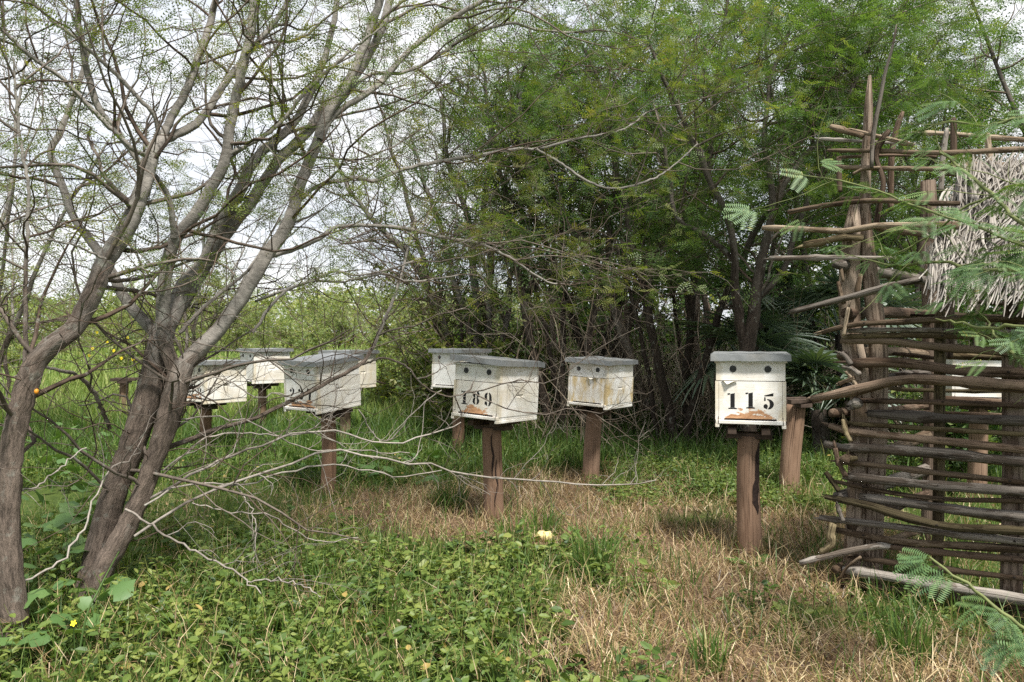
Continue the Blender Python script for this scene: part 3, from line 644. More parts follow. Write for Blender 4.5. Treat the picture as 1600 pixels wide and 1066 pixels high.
POSTS=[
 ([(1336,318),(1328,430),(1330,520),(1346,620),(1341,760),(1334,905),(1332,960)],[24,30,32,36,34,36,36],-.02,'post_wood'),
 ([(1359,118),(1357,170),(1355,230),(1352,330),(1360,430),(1372,540),(1370,640),(1362,905),(1362,950)],[9,14,15,17,24,28,30,30,30],-.05,'post_wood'),
 ([(1469,470),(1468,600),(1467,760),(1464,910),(1464,950)],[16,17,17,17,17],0,'pole_olive'),
 ([(1584,462),(1583,600),(1582,760),(1580,930),(1580,970)],[28,30,30,32,32],-.02,'post_wood'),
 ([(1490,184),(1490,230),(1489,262)],[9,10,10],-.45,'pole_brown'),
 ([(1411,174),(1400,205),(1393,250),(1392,330)],[8,9,9,9],-.3,'pole_brown'),
 ([(1480,200),(1474,240),(1470,300)],[7,8,8],-.3,'pole_grey'),
 ([(1542,207),(1546,240),(1548,262)],[9,10,10],-.4,'pole_tan'),
 ([(1487,440),(1484,520),(1483,560)],[13,12,12],-.5,'post_wood'),
 ([(1390,203),(1374,226),(1369,247),(1380,284),(1374,323),(1369,352)],[12,11,8,8,8,8],.02,'pole_brown'),
 ([(1401,38),(1394,75),(1383,113),(1376,150),(1368,188),(1363,225),(1362,262)],[3,4,5,6,7,7,6],.05,'pole_grey'),
 ([(1310,170+75),(1312,300)],[8,8],-.3,'pole_brown'),
]
for pts,ws,off,m in POSTS:
    c=np.array([np.append(wall_pt(x,y,off),w) for (x,y),w in zip(pts,ws)]); n=18
    cc=smooth_curve(c,n); b=MB(); R=cc[:,3]/F*cc[:,1]/2; R[0]*=.55
    tubes(b,cc[:,:3],R,10,tint=float(rng.random()),rough=.07,cap=True); b.build('post',M[m],sh,SO)
# torn bark slabs on the corner post
for pts,w in (([(1310,440),(1314,460),(1319,475)],6),([(1345,428),(1341,445),(1339,460)],7),([(1313,418),(1318,440)],5)):
    pole([wall_pt(x,y,.09) for x,y in pts],px2m(w,3.9)/2,'pole_tan',6,6,'bark_slab')
# far posts and the short wall that runs back from the corner
E3=np.array((-WN[0],-WN[1],0.)); W3=np.array((WD[0],WD[1],0.)); A3=np.array((A0[0],A0[1],0.))
for t,s,h in ((.02,1.15,2.2),(.75,1.2,1.9),(1.5,1.2,1.9),(1.6,.05,1.75),(1.55,.0,1.7)):
    p=A3+W3*t+E3*s; pole([p+(0,0,-.1),p+(.02,0,h*.5),p+(0,0,h)],.045,'post_wood',12,9,'post')
for k,z in enumerate((.10,.30,.47,.66,.86,1.02,1.17,1.35,1.62)):
    a=A3-E3*(.10+.05*math.sin(k*5))+W3*(.02-.03*math.cos(k*3))+(0,0,z+.02*math.sin(k*2)); e=A3+E3*1.25+W3*.02+(0,0,z+.03*math.sin(k*3))
    pole([a,(a+e)/2+(0,.0,.02*math.cos(k)),e],.022+.008*math.sin(k*7)**2,('pole_tan','pole_brown','pole_grey')[k%3],10,8)
for k,z in enumerate((.22,.55,.88,1.15)):
    a=A3+E3*1.22+W3*.0+(0,0,z); e=A3+E3*1.22+W3*1.6+(0,0,z-.03); pole([a,(a+e)/2,e],.024,('pole_brown','pole_olive')[k%2],10,8)
# crooked ends of side poles at the corner
for pts,w,m in (([(1331,640),(1331,632),(1345,628)],17,'pole_grey'),([(1314,552),(1322,558),(1330,570)],9,'pole_grey'),([(1316,573),(1330,576),(1344,586)],9,'pole_grey'),
                ([(1322,580),(1332,592),(1340,606)],8,'pole_tan'),([(1310,600),(1320,596),(1336,590)],8,'pole_tan'),([(1290,738),(1300,752),(1311,768)],11,'pole_tan'),([(1305,700),(1310,722),(1322,745)],10,'pole_brown'),
                ([(1324,715),(1325,718),(1340,716)],10,'pole_tan'),([(1302,818),(1298,836),(1300,850),(1282,864)],15,'pole_tan'),([(1318,655),(1322,676),(1330,690)],10,'pole_tan'),([(1308,788),(1312,800),(1318,815)],9,'pole_grey'),
                ([(1312,905),(1322,888),(1345,870)],5,'pole_tan'),([(1326,480),(1322,500),(1318,525)],8,'pole_tan')):
    c=[wall_pt(x,y,.10) for x,y in pts]; pole(c,px2m(w*.74,3.9)/2,'pole_olive' if m=='pole_tan' and w>9 else m,12,8)
# thatch: palm strips laid down a roof slope
eL=wall_pt(1450,402,.06); eR=wall_pt(1600,408,.06); eR=eL+(eR-eL)*1.9
rL=wall_pt(1500,254,-.42); rR=rL+(eR-eL)*1.0+np.array((0,0,.0))
def roof(u,v): return (eL*(1-u)+eR*u)*(1-v)+(rL*(1-u)+rR*u)*v
rn=nrm(np.cross(eR-eL,rL-eL)); rn=rn if rn[1]<0 else -rn
th=thing('thatch_roof',None,None)
th.parent=sh
def strip_mesh(seed):
    r=np.random.default_rng(seed); n=5; x=np.linspace(0,1,n); w=.26*np.array((.45,1,.9,.7,.25))
    bend=.10*r.standard_normal()*np.sin(x*3); lift=.05*r.random()*np.sin(x*3.1)
    a=np.stack([x,w*.05+bend,lift-.006],-1); m=np.stack([x,bend,lift+.006],-1); b=np.stack([x,-w*.05+bend,lift-.006],-1)
    mb=MB(); v=np.vstack([a,m,b]); q=[[k,k+1,n+k+1,n+k] for k in range(n-1)]+[[n+k,n+k+1,2*n+k+1,2*n+k] for k in range(n-1)]
    mb.add(v,q,tint=r.random(15)*.3+.1+.6*r.random()); return v,np.array(q),mb.mesh('palm_strip',M['thatch'])
tmpl=[strip_mesh(s) for s in range(7)]
def strip_frame(u,v,spread):
    d=-(rL-eL)/np.linalg.norm(rL-eL)+W3*spread+rn*.10; return nrm(d)
r_=np.random.default_rng(5)
for k in range(280):
    u=r_.random()*.62; v=.12+.90*r_.random()**.85; base=roof(u,v)+rn*(.035+.05*r_.random())
    sprd=(r_.random()-.5)*.62+ .22*math.sin(u*11); sprd=abs(sprd)*.6+.08 if u<.16 else sprd
    d=strip_frame(u,v,sprd); n=nrm(rn+.5*r_.standard_normal(3)); y_=nrm(np.cross(n,d)); z_=np.cross(d,y_)
    L=.14+.20*r_.random(); Mx=Matrix((( d[0],y_[0],z_[0]),(d[1],y_[1],z_[1]),(d[2],y_[2],z_[2])))
    o=share('palm_strip',tmpl[k%7][2],th,base-SO,Mx.to_euler(),(L,L*(.9+.9*r_.random()),L))
st=MB(); K=2200
u=r_.random(K); v=r_.random(K)*1.0; base=np.array([roof(a,b) for a,b in zip(u,v)])+rn*(r_.random((K,1))*.075-.03)
sp0=(r_.random((K,1))-.5)*.8; sp0=np.where(u[:,None]<.16,np.abs(sp0)*.7+.05,sp0); dv=-(rL-eL)/np.linalg.norm(rL-eL)+W3*sp0+rn*.05
stamp(st,tmpl[2][0]*np.array((1,1.2,1)),tmpl[2][1],None,base,dv,rn+.4*r_.standard_normal((K,3)),.18+.22*r_.random(K),r_.random(K)*.8+.1)
K=420; u=r_.random(K); base=np.array([roof(a,.0) for a in u])+rn*(r_.random((K,1))*.10-.04)+np.array((0,0,.03))
stamp(st,tmpl[4][0]*np.array((1,1.3,1)),tmpl[4][1],None,base,np.array((0,0,-1.))+W3*((r_.random((K,1))-.5)*.7),rn+.4*r_.standard_normal((K,3)),.07+.11*r_.random(K),r_.random(K)*.8+.1)
tag(st.build('straw_layer',M['thatch'],th,SO),kind='stuff')
for t in (.02,.35,.75):
    a=roof(t,-.02)-rn*.05; b=roof(t,1.05)-rn*.05; pole([a,(a+b)/2,b],.022,'pole_brown',8,8,'rafter')
a=roof(0,.02)-rn*.06; b=roof(.95,.02)-rn*.06; pole([a,b],.025,'pole_brown',8,8,'rafter'); a=roof(-.1,1)-rn*.05; b=roof(.95,1)-rn*.05; pole([a,b],.03,'pole_tan',8,8,'ridge_pole')

# ------------------------------------------------------------------ trees
def grow(st,d,L,r0,n=9,kink=.22,up=0.0,r1=.3):
    "N wandering branches"
    N=len(st); Pn=np.empty((N,n,3)); Pn[:,0]=st; d=nrm(d); L=np.broadcast_to(L,(N,))
    for i in range(1,n):
        d=nrm(d+kink*rng.standard_normal((N,3))+np.array((0,0,up)))
        Pn[:,i]=Pn[:,i-1]+d*(L/(n-1))[:,None]
    R=np.broadcast_to(r0,(N,))[:,None]*np.linspace(1,r1,n)
    return Pn,R
def spawn(Pn,R,k,t0,t1,a0=35,a1=75,flat=0.0):
    N,n=Pn.shape[:2]
    ln=np.linalg.norm(np.diff(Pn,axis=1),axis=2).sum(1); i=rng.choice(N,k,p=ln/ln.sum())
    t=(t0+(t1-t0)*rng.random(k))*(n-1); j=np.minimum(t.astype(int),n-2); f=(t-j)[:,None]
    p=Pn[i,j]*(1-f)+Pn[i,j+1]*f; tg=nrm(Pn[i,j+1]-Pn[i,j])
    pr=rng.standard_normal((k,3)); pr[:,2]*=(1-flat); pr=nrm(pr-tg*(pr*tg).sum(1,keepdims=True))
    a=np.radians(a0+(a1-a0)*rng.random(k))[:,None]
    return p,tg*np.cos(a)+pr*np.sin(a),R[i,j]*(1-f[:,0])+R[i,j+1]*f[:,0]
def pinna(n,lw=.055,gap=.9,ll=.22,arch=.06):
    "feather: n pairs of leaflets along +x, length 1"
    v=[];q=[]
    for k in range(n):
        x=.10+.88*k/(n-1) if n>1 else .5; l=ll*(1-.45*abs(k/(n-1)-.45)); 
        for s in (-1,1):
            b=len(v); z=-arch*x*x
            v+=[[x,0,z],[x+.035-lw*.2,s*l*.5,z+.015],[x+.06,s*l,z-.008],[x+.035+lw,s*l*.55,z+.012]]; q.append([b,b+1,b+2,b+3] if s<0 else [b,b+3,b+2,b+1])
    return np.array(v),np.array(q)
def tri_leaf(vq):
    "the same leaf with each leaflet as one triangle (for crowns some metres away)"
    v,q=vq; n=len(q); V=v.reshape(n,4,3); m=np.stack([V[:,0],V[:,2]+.15*(V[:,1]-V[:,0]),V[:,3]+.25*(V[:,3]-V[:,0])],1)
    return m.reshape(-1,3),None,np.arange(n*3).reshape(n,3)
def compound(nl,sp,ll,lw=.05,pairs=1):
    "bipinnate leaf: pairs of pinnae on a short stalk, total about 1 long"
    pv,pq=pinna(nl,lw,ll=ll); V=[];Q=[]
    for k in range(pairs):
        x0=.15+.35*k
        for s in (-1,1):
            a=math.radians(sp)*s; R=np.array([[math.cos(a),-math.sin(a),0],[math.sin(a),math.cos(a),0],[0,0,1]])
            v=(pv*(.85-.1*k))@R.T+np.array((x0,0,0)); Q.append(pq+len(V)*len(pv)); V.append(v)
    return np.vstack(V),np.vstack(Q)
LEAF_MID=tri_leaf(compound(5,32,.28,.08)); LEAF_LO=tri_leaf(compound(3,32,.36,.115))
def leaves(mb,Pn,K,t0=.25,t1=1.0,size=(.06,.1),tmpl=LEAF_MID,tint=(.1,.8),droop=.1,upb=1.1,zmin=0):
    if len(Pn)>40: Pn=Pn[rng.random(len(Pn))<.55]          # leaves sit in clumps, other twigs stay bare
    p,d,_=spawn(Pn,np.ones(Pn.shape[:2]),K,t0,t1,30,80,.3)
    k_=p[:,2]>zmin; p,d=p[k_],d[k_]; K=len(p)
    d=nrm(d*np.array((1,1,.55))+np.array((0,0,-droop))); up=np.array((0,0,upb))+.55*rng.standard_normal((K,3))
    stamp(mb,tmpl[0],tmpl[1],tmpl[2],p,d,up,size[0]+(size[1]-size[0])*rng.random(K),tint[0]+(tint[1]-tint[0])*rng.random(K))
def limbs(defs,n=22,jit=.006):
    Ps=[];Rs=[]
    for pts,w in defs:
        pts=np.array(pts,float); w=np.array(w if len(w)==len(pts) else np.interp(np.linspace(0,1,len(pts)),np.linspace(0,1,len(w)),w))
        pw=np.array([np.append(P(*p),a/F*p[2]/2) for p,a in zip(pts,w)])
        c=smooth_curve(pw,n); c[1:-1,:3]+=jit*rng.standard_normal((n-2,3)); Ps.append(c[:,:3]); Rs.append(np.maximum(c[:,3],.002))
    return np.array(Ps),np.array(Rs)
def L(ps,Y0,Y1): return [(x,y,Y0+(Y1-Y0)*k/(len(ps)-1)) for k,(x,y) in enumerate(ps)]
def bark_tint(Pn,R,z0=.7,z1=1.7): return np.clip((Pn[...,2]-z0)/(z1-z0),0,1)*.8+.1

def build_tree(name,label,cat,defs,bark,leaf,levels,nleaf,lsize,tmpl,ltint=(.1,.85),group=None,z0=.9,z1=1.8,droop=.1,twigmat='twig',jit=.006,sides=8,leaf_t=(.2,1.0),leafon=2,nseg=22,ridge=0,zmin=0):
    Ps,Rs=limbs(defs,nseg,jit=jit) if isinstance(defs,list) else defs
    b=Ps[0,0].copy(); b[2]=0
    T=thing(name,label,cat,b,group=group)
    tr=MB(); tubes(tr,Ps,Rs,sides,tint=bark_tint(Ps,Rs,z0,z1),rough=.07,ridge=ridge); tr.build('trunk',M[bark],T,b)
    br=MB(); cur=(Ps,Rs); allP=[]
    for (k,L0,L1,rs,kink,up,t0,sd,n) in levels:
        p,d,r=spawn(*cur,k,t0,1.0,30,75)
        LL=L0+(L1-L0)*rng.random(k); rr=np.clip(r*(.35+.3*rng.random(k)),rs*.45,rs)
        Pn,R=grow(p,d,LL,rr,n,kink,up); tubes(br,Pn,R,min(sd,4),tint=.15+.8*rng.random(k),rough=0); cur=(Pn,R); allP.append(cur[0])
    br.build('branches',M[twigmat],T,b)
    cr=MB()
    src=allP[-leafon:]; share_=[.35,.65] if len(src)==2 else [1.0]
    for s,f in zip(src,share_): leaves(cr,s,int(nleaf*f*(1.3 if leaf=="leaf_bright" else 1.0)),leaf_t[0],leaf_t[1],lsize,tmpl,ltint,droop,zmin=zmin)
    cr.build('crown',M[leaf],T,b,smooth=False)
    return T,Ps,Rs

# --- far left leaning tree
D1=[(L([(18,1040),(22,960),(12,830),(18,710),(34,630),(48,580),(66,552),(98,528)],3.15,3.3),[48,46,44,42,42,42,36,22]),
    (L([(38,612),(46,585),(68,550),(108,520),(143,462),(166,405),(198,357),(222,300),(240,238),(254,216)],3.25,3.9),[36,38,38,36,36,35,34,30,27,24]),
    (L([(250,222),(268,184),(294,135),(314,81),(333,20),(345,-50)],3.9,4.2),[17,16,15,14,13,11]),
    (L([(252,222),(268,214),(311,189),(351,132),(395,75),(440,20),(470,-40)],3.9,4.5),[19,17,15,13,11,9,7]),
    (L([(250,215),(240,180),(216,152),(165,101),(128,68),(64,17),(20,-40)],3.88,3.6),[9,8,8,8,7,6,5]),
    (L([(40,570),(39,500),(41,400),(44,300),(30,200),(20,90)],3.25,3.3),[9,8,8,6,5,4]),
    (L([(240,255),(228,243),(205,230),(150,178),(100,125),(50,90),(0,42)],3.85,3.4),[9,9,9,9,8,8,7]),
    (L([(165,405),(120,385),(70,375),(20,380),(-40,372)],3.5,3.1),[5,4,4,3,3])]
D1=[(p_,[w_*.8 for w_ in ws_]) for p_,ws_ in D1]
build_tree('mesquite_tree','leaning brown thorn tree at the far left edge, its trunk cut by the picture border','tree',D1,'bark','leaf_mesquite',
    [(70,.5,1.3,.012,.20,.03,.25,5,10),(300,.25,.75,.0050,.26,.0,.15,4,8),(650,.12,.40,.0028,.28,-.01,.1,3,6)],3000,(.045,.085),LEAF_MID,(.15,.95),None,.9,1.9,jit=.002,nseg=48,sides=22,ridge=.055,zmin=1.5)

# --- forked tree in front of the hives
D2=[(L([(140,935),(150,880),(172,790),(205,700),(232,620),(247,555),(262,500)],3.75,4.05),[60,52,49,50,50,46,38]),
    (L([(246,556),(243,522),(203,478),(169,418),(142,377),(115,340),(101,304),(84,257),(78,236),(95,203),(108,169),(130,110),(150,40)],4.0,4.4),[26,24,21,19,17,15,15,14,13,11,10,9,7]),
    (L([(258,510),(273,490),(287,445),(321,407),(341,354),(371,304),(395,253),(419,230),(449,203),(473,169),(500,110),(520,40),(530,-30)],4.05,4.7),[38,32,30,28,25,23,20,18,17,15,13,11,10]),
    (L([(266,512),(284,478),(313,428),(342,380),(365,350),(395,311),(436,250),(473,213),(520,155),(556,118),(590,60),(610,0),(620,-50)],4.1,4.9),[22,24,25,25,24,22,21,20,19,17,16,15,14]),
    (L([(145,940),(160,890),(190,840),(220,775),(243,710),(262,655),(276,600),(285,570)],3.7,3.95),[46,44,40,38,39,42,42,42]),
    (L([(276,592),(262,548),(255,510),(255,465),(262,410),(275,372),(300,340),(324,304),(351,253),(358,203),(365,169),(378,111),(392,51),(396,0),(398,-50)],3.92,4.1),[30,28,27,26,25,24,23,22,21,20,19,18,17,16,15]),
    (L([(283,578),(300,556),(338,519),(371,475),(398,431),(421,393),(446,360),(460,320),(470,285),(490,236),(513,176),(537,142),(560,95),(580,40),(600,-20)],3.95,4.6),[34,32,30,28,27,26,25,24,23,21,20,19,17,16,14]),
    (L([(500,219),(520,182),(574,145),(601,122),(645,74),(703,30),(765,-5),(810,-40)],4.35,5.0),[13,13,12,12,11,10,9,8]),
    (L([(361,240),(400,220),(440,190),(480,140),(530,95),(560,70),(600,40)],4.0,4.2),[8,8,7,7,6,5,4]),
    (L([(272,372),(270,340),(262,305),(246,280),(216,250),(190,215),(178,198),(160,180),(140,130),(128,70),(118,0),(112,-40)],3.95,3.7),[11,12,11,11,11,11,13,13,13,12,11,10]),
    (L([(424,400),(450,393),(500,372),(520,357),(561,352),(635,357),(689,370),(753,382),(804,408),(854,440),(890,446)],4.3,5.2),[10,9,9,8,7,7,6,6,5,4,3]),
    (L([(440,352),(470,310),(500,290),(554,277),(588,282),(635,263),(703,250),(804,233),(838,233),(905,216),(973,203),(1010,176)],4.4,5.5),[9,9,8,8,8,7,7,6,6,5,4,3]),
    (L([(838,233),(878,257),(919,284),(959,295),(1006,285),(1045,265),(1090,225)],5.15,5.5),[5,5,5,4,4,3,3]),
    (L([(505,200),(540,150),(581,116),(635,113),(689,84),(736,54),(797,37),(838,46),(898,51),(940,46)],4.4,5.4),[8,8,7,7,7,6,6,5,4,3]),
    (L([(246,705),(300,686),(340,670),(400,653),(451,628),(511,598),(560,572),(578,550),(594,515),(618,458),(637,390),(650,340)],3.95,4.9),[11,10,9,8,8,8,8,8,7,6,5,4]),
    (L([(566,570),(600,560),(635,573),(662,603),(703,620),(733,610),(740,595)],4.6,4.75),[4,4,4,3,3,3,2]),
    (L([(430,460),(400,470),(440,455),(480,442),(520,425),(560,430),(610,420),(680,395),(745,370)],4.1,4.8),[5,5,5,5,5,4,4,3,2]),
    (L([(395,520),(440,460),(490,440),(540,440),(600,428),(640,440),(720,430)],4.1,4.7),[6,6,5,5,4,4,3]),
    (L([(280,520),(330,470),(380,430),(410,400),(440,360),(500,330)],4.05,4.5),[8,7,6,6,5,4]),
    (L([(215,600),(228,560),(245,540)],4.0,4.0),[4,4,4]),
    (L([(172,670),(150,620),(125,590),(100,580),(60,575),(20,590)],3.95,3.5),[8,8,7,7,5,4])]
D2=[(p_,[w_*.78 for w_ in ws_]) for p_,ws_ in D2]
# low dry branches
DB=[(L([(210,838),(275,793),(326,769),(360,755),(429,731),(480,715),(520,702),(562,713),(603,715),(630,721),(665,724),(706,738),(754,745),(809,748),(864,753),(912,757),(981,758),(1026,750)],3.75,4.9),[7,7,6,6,6,5,5,5,5,5,4.5,4.5,4.5,4,4,3.5,3,2]),
    (L([(228,782),(292,748),(343,721),(395,700),(460,676),(520,672),(580,690),(640,688),(700,668),(720,660)],3.8,4.5),[7,7,6,5,5,5,4,4,3,2]),
    (L([(226,790),(270,764),(320,757),(390,755),(440,740),(500,728),(560,730),(620,745),(690,735)],3.75,4.4),[5,5,4,4,4,4,3,3,2]),
    (L([(196,796),(233,820),(281,848),(326,872),(371,896),(408,928)],3.55,3.35),[5.5,5,5,4.5,4,3]),
    (L([(388,909),(436,906),(474,916),(503,934)],3.42,3.3),[3.5,3.5,3,2]),
    (L([(34,908),(65,897),(93,875),(120,841),(137,813),(151,769),(178,731),(220,707)],3.25,3.75),[5,5,5,5,4.5,4,4,3]),
    (L([(255,735),(300,700),(330,680),(380,676),(440,680),(500,676),(540,700)],3.85,4.3),[4,4,4,4,3,3,2]),
    (L([(300,786),(360,800),(420,806),(460,830),(500,846),(560,840)],3.75,4.1),[3,3,3,3,2.5,2]),
    (L([(245,640),(300,610),(340,590),(400,620),(440,615),(480,640),(520,670)],3.95,4.4),[4,4,3.5,3.5,3,3,2]),
    (L([(238,600),(300,560),(360,548),(420,560),(455,580),(520,590)],3.95,4.4),[5,5,4,4,3,2]),
    (L([(0,758),(20,750),(36,766),(70,752),(110,715),(135,700)],3.2,3.5),[4,4,4,4,3,3]),
    (L([(370,760),(395,800),(400,840),(396,880)],4.0,3.9),[3,3,3,2]),
    (L([(560,640),(600,690),(650,640),(690,610)],4.5,4.9),[3,3,2.5,2]),
    (L([(275,655),(330,650),(400,664),(470,700),(560,704),(640,708)],3.95,4.5),[4,4,3.5,3,3,2])]
T2,P2,R2=build_tree('mesquite_tree','forked grey thorn tree with two leaning trunks in front of the hives on the left','tree',D2,'bark','leaf_mesquite',
    [(105,.5,1.4,.010,.20,.02,.30,5,10),(560,.25,.8,.0044,.26,.0,.15,4,8),(1300,.12,.42,.0027,.28,-.01,.1,3,6)],6000,(.05,.09),LEAF_MID,(.15,.95),None,.85,1.55,jit=.002,nseg=48,sides=22,ridge=.055,zmin=1.42)
b2=np.array(T2.location)
Pd,Rd=limbs(DB,24,.005); Rd=Rd*.68; dm=MB(); tubes(dm,Pd,Rd,6,tint=.7)
sp=spawn(Pd,Rd,80,.12,1.0,25,60); q1=grow(sp[0],sp[1],.12+.45*rng.random(80),np.minimum(sp[2]*.6,.0032),8,.26,.0); tubes(dm,*q1,4,tint=.3+.6*rng.random(80))
sp=spawn(*q1,240,.1,1.0,30,65); q2=grow(sp[0],sp[1],.06+.2*rng.random(240),np.minimum(sp[2]*.7,.0020),6,.28,.0); tubes(dm,*q2,3,tint=.2+.7*rng.random(240))
dm.build('dead_branches',M['twig_dead'],T2,b2)
# thorny bare sprays around the trunk at mid height
tw=MB(); sp=spawn(P2[[0,4,1,6,10,14,16,17,20]],R2[[0,4,1,6,10,14,16,17,20]],120,.15,1.0,40,80); q3=grow(sp[0],sp[1],.35+.8*rng.random(120),.0034,10,.24,-.01); tubes(tw,*q3,4,tint=.0+.7*rng.random(120))
sp=spawn(*q3,420,.1,1.0,30,70); q4=grow(sp[0],sp[1],.10+.28*rng.random(420),.0019,6,.28,.0); tubes(tw,*q4,3,tint=.0+.7*rng.random(420))
tw.build('thorny_twigs',M['twig'],T2,b2)

# --- tree behind the 115 hive
DR=[(L([(1172,720),(1170,640),(1168,560),(1180,470),(1191,398),(1206,323),(1195,225),(1203,130),(1240,30)],7.1,6.9),[34,34,32,28,22,16,12,9,6]),
    (L([(1204,330),(1225,290),(1260,240),(1300,199),(1340,120),(1375,20)],6.95,6.7),[13,12,11,10,8,5]),
    (L([(1166,560),(1150,460),(1148,400),(1135,338),(1101,263),(1079,210),(1040,130),(1010,50)],7.1,6.6),[24,20,17,15,13,11,8,5]),
    (L([(1180,470),(1220,430),(1240,370),(1262,310),(1300,240),(1350,180),(1420,120)],7.05,7.4),[14,13,12,11,9,7,5]),
    (L([(1148,410),(1120,380),(1090,360),(1056,338),(1045,270),(1030,200)],7.0,7.2),[12,11,10,9,8,6])]
DR=[(p_,[w_*.72 for w_ in ws_]) for p_,ws_ in DR]
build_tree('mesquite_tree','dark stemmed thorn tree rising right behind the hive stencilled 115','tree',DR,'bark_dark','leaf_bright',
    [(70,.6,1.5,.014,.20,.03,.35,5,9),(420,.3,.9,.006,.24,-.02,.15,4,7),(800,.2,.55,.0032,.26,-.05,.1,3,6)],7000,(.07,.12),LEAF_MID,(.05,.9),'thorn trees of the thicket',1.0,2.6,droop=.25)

def random_stems(x,y,k,h,spread,r,seed,lean=(0,0)):
    rs=np.random.default_rng(seed); n=16; st=np.zeros((k,3)); st[:,0]=x+.14*rs.standard_normal(k); st[:,1]=y+.14*rs.standard_normal(k); st[:,2]=-.05
    a=rs.random(k)*6.283; Pn=np.empty((k,n,3)); hh=h*(.7+.35*rs.random(k)); sp=spread*(.4+.8*rs.random(k))
    t=np.linspace(0,1,n); w=.045*rs.standard_normal((k,n,2)).cumsum(1)*.6
    Pn[:,:,0]=st[:,0,None]+(np.cos(a)*sp+lean[0])[:,None]*t**1.3+w[:,:,0]; Pn[:,:,1]=st[:,1,None]+(np.sin(a)*sp+lean[1])[:,None]*t**1.3+w[:,:,1]; Pn[:,:,2]=-.05+hh[:,None]*t
    R=(r*(.6+.6*rs.random(k)))[:,None]*(1-.75*t)
    return Pn,np.maximum(R,.004)
TH=[ # x, y, stems, height, spread, radius, leaf, leaves, label
 (0.65,8.6,4,4.2,1.2,.050,'leaf_dark',2400,'slim multi stemmed thorn tree behind the yellow streaked hive'),
 (1.75,8.4,4,4.6,1.2,.050,'leaf_bright',3400,'bushy thorn tree standing between the yellow streaked hive and the hive stencilled 115'),
 (1.15,10.2,5,5.4,1.6,.055,'leaf_bright',4000,'taller bright green thorn tree in the thicket right of the centre'),
 (2.6,10.6,5,5.6,1.7,.055,'leaf_bright',4000,'bright green thorn tree rising over the thicket left of the shelter'),
 (0.35,12.4,5,5.4,1.5,.050,'leaf_mesquite',1200,'paler thorn tree at the left end of the thicket'),
 (4.2,8.8,5,5.0,1.8,.055,'leaf_bright',4200,'spreading green thorn tree behind the thatch roof'),
 (3.9,12.4,5,6.2,1.8,.055,'leaf_bright',4200,'tall thorn tree far behind the shelter'),
 (6.2,10.5,5,6.0,2.0,.055,'leaf_bright',4500,'thorn tree at the right border behind the shelter'),
 (2.0,14.0,5,6.6,1.9,.055,'leaf_dark',4500,'dark thorn tree deep in the thicket'),
 (5.5,7.7,4,5.3,1.7,.045,'leaf_bright',3600,'green thorn tree filling the upper right corner behind the thatch'),
 (6.8,14.5,5,6.5,2.2,.06,'leaf_bright',8000,'pale green tree in the gap behind the shelter roof')]
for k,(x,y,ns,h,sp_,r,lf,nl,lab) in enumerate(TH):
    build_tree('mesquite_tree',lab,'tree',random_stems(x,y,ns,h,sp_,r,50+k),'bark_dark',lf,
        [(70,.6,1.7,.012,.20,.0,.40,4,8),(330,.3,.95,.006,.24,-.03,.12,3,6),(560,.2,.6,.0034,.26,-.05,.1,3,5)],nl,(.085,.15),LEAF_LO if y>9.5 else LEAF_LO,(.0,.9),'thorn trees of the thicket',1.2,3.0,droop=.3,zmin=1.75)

# limb that leans out of the thicket
# --- thin leafy trees in the middle distance
DM1=[(L([(712,640),(705,560),(690,500),(668,450),(648,410),(610,370),(570,330),(545,290),(515,240)],10.2,10.0),[14,14,12,11,10,9,7,6,5]),
     (L([(716,640),(700,540),(672,460),(660,400),(640,330),(620,260),(600,190)],10.2,10.6),[11,10,9,8,7,6,4])]
DM2=[(L([(745,650),(748,560),(744,480),(738,400),(728,330),(700,250),(690,150)],9.6,9.6),[14,14,13,11,9,7,4]),
     (L([(766,650),(768,560),(762,480),(768,400),(755,330),(765,250),(760,150),(750,60)],9.6,9.5),[13,13,11,10,9,7,5,4]),
     (L([(752,640),(735,520),(712,440),(690,360),(665,290),(640,210)],9.6,9.8),[10,9,8,7,6,4]),
     (L([(770,620),(790,500),(800,400),(790,320),(800,240),(830,150)],9.6,9.8),[10,9,8,7,5,4])]
for defs,lab,nl in ((DM1,'slender tree leaning left over the far hives in the middle',1300),(DM2,'upright thin stemmed tree with small leaves behind the 189 hive',2700)):
    build_tree('thorn_tree',lab,'tree',defs,'bark','leaf_mesquite',
      [(70,.5,1.4,.011,.20,.05,.22,4,9),(380,.3,.9,.005,.24,.0,.12,3,7),(600,.15,.5,.003,.26,-.02,.1,3,5)],nl,(.07,.12),LEAF_LO,(.0,.85),'thin trees in the middle distance',.5,2.0,droop=.2,jit=.012)
DT=[(L([(1010,640),(985,560),(955,470),(915,385),(868,326),(841,287),(824,250),(812,190),(810,120)],8.9,8.6),[16,15,15,15,15,15,14,11,8]),
    (L([(868,326),(900,280),(930,230),(945,160),(960,80)],8.7,8.9),[9,8,7,6,4])]
build_tree('mesquite_tree','thorn tree with one thick brown limb leaning left out of the thicket','tree',DT,'bark','leaf_bright',
    [(60,.6,1.5,.012,.20,.03,.45,4,9),(400,.3,.9,.006,.24,-.02,.12,3,7),(650,.2,.55,.0032,.26,-.05,.1,3,5)],4600,(.08,.135),LEAF_LO,(.0,.9),'thorn trees of the thicket',.5,4.0,droop=.25)

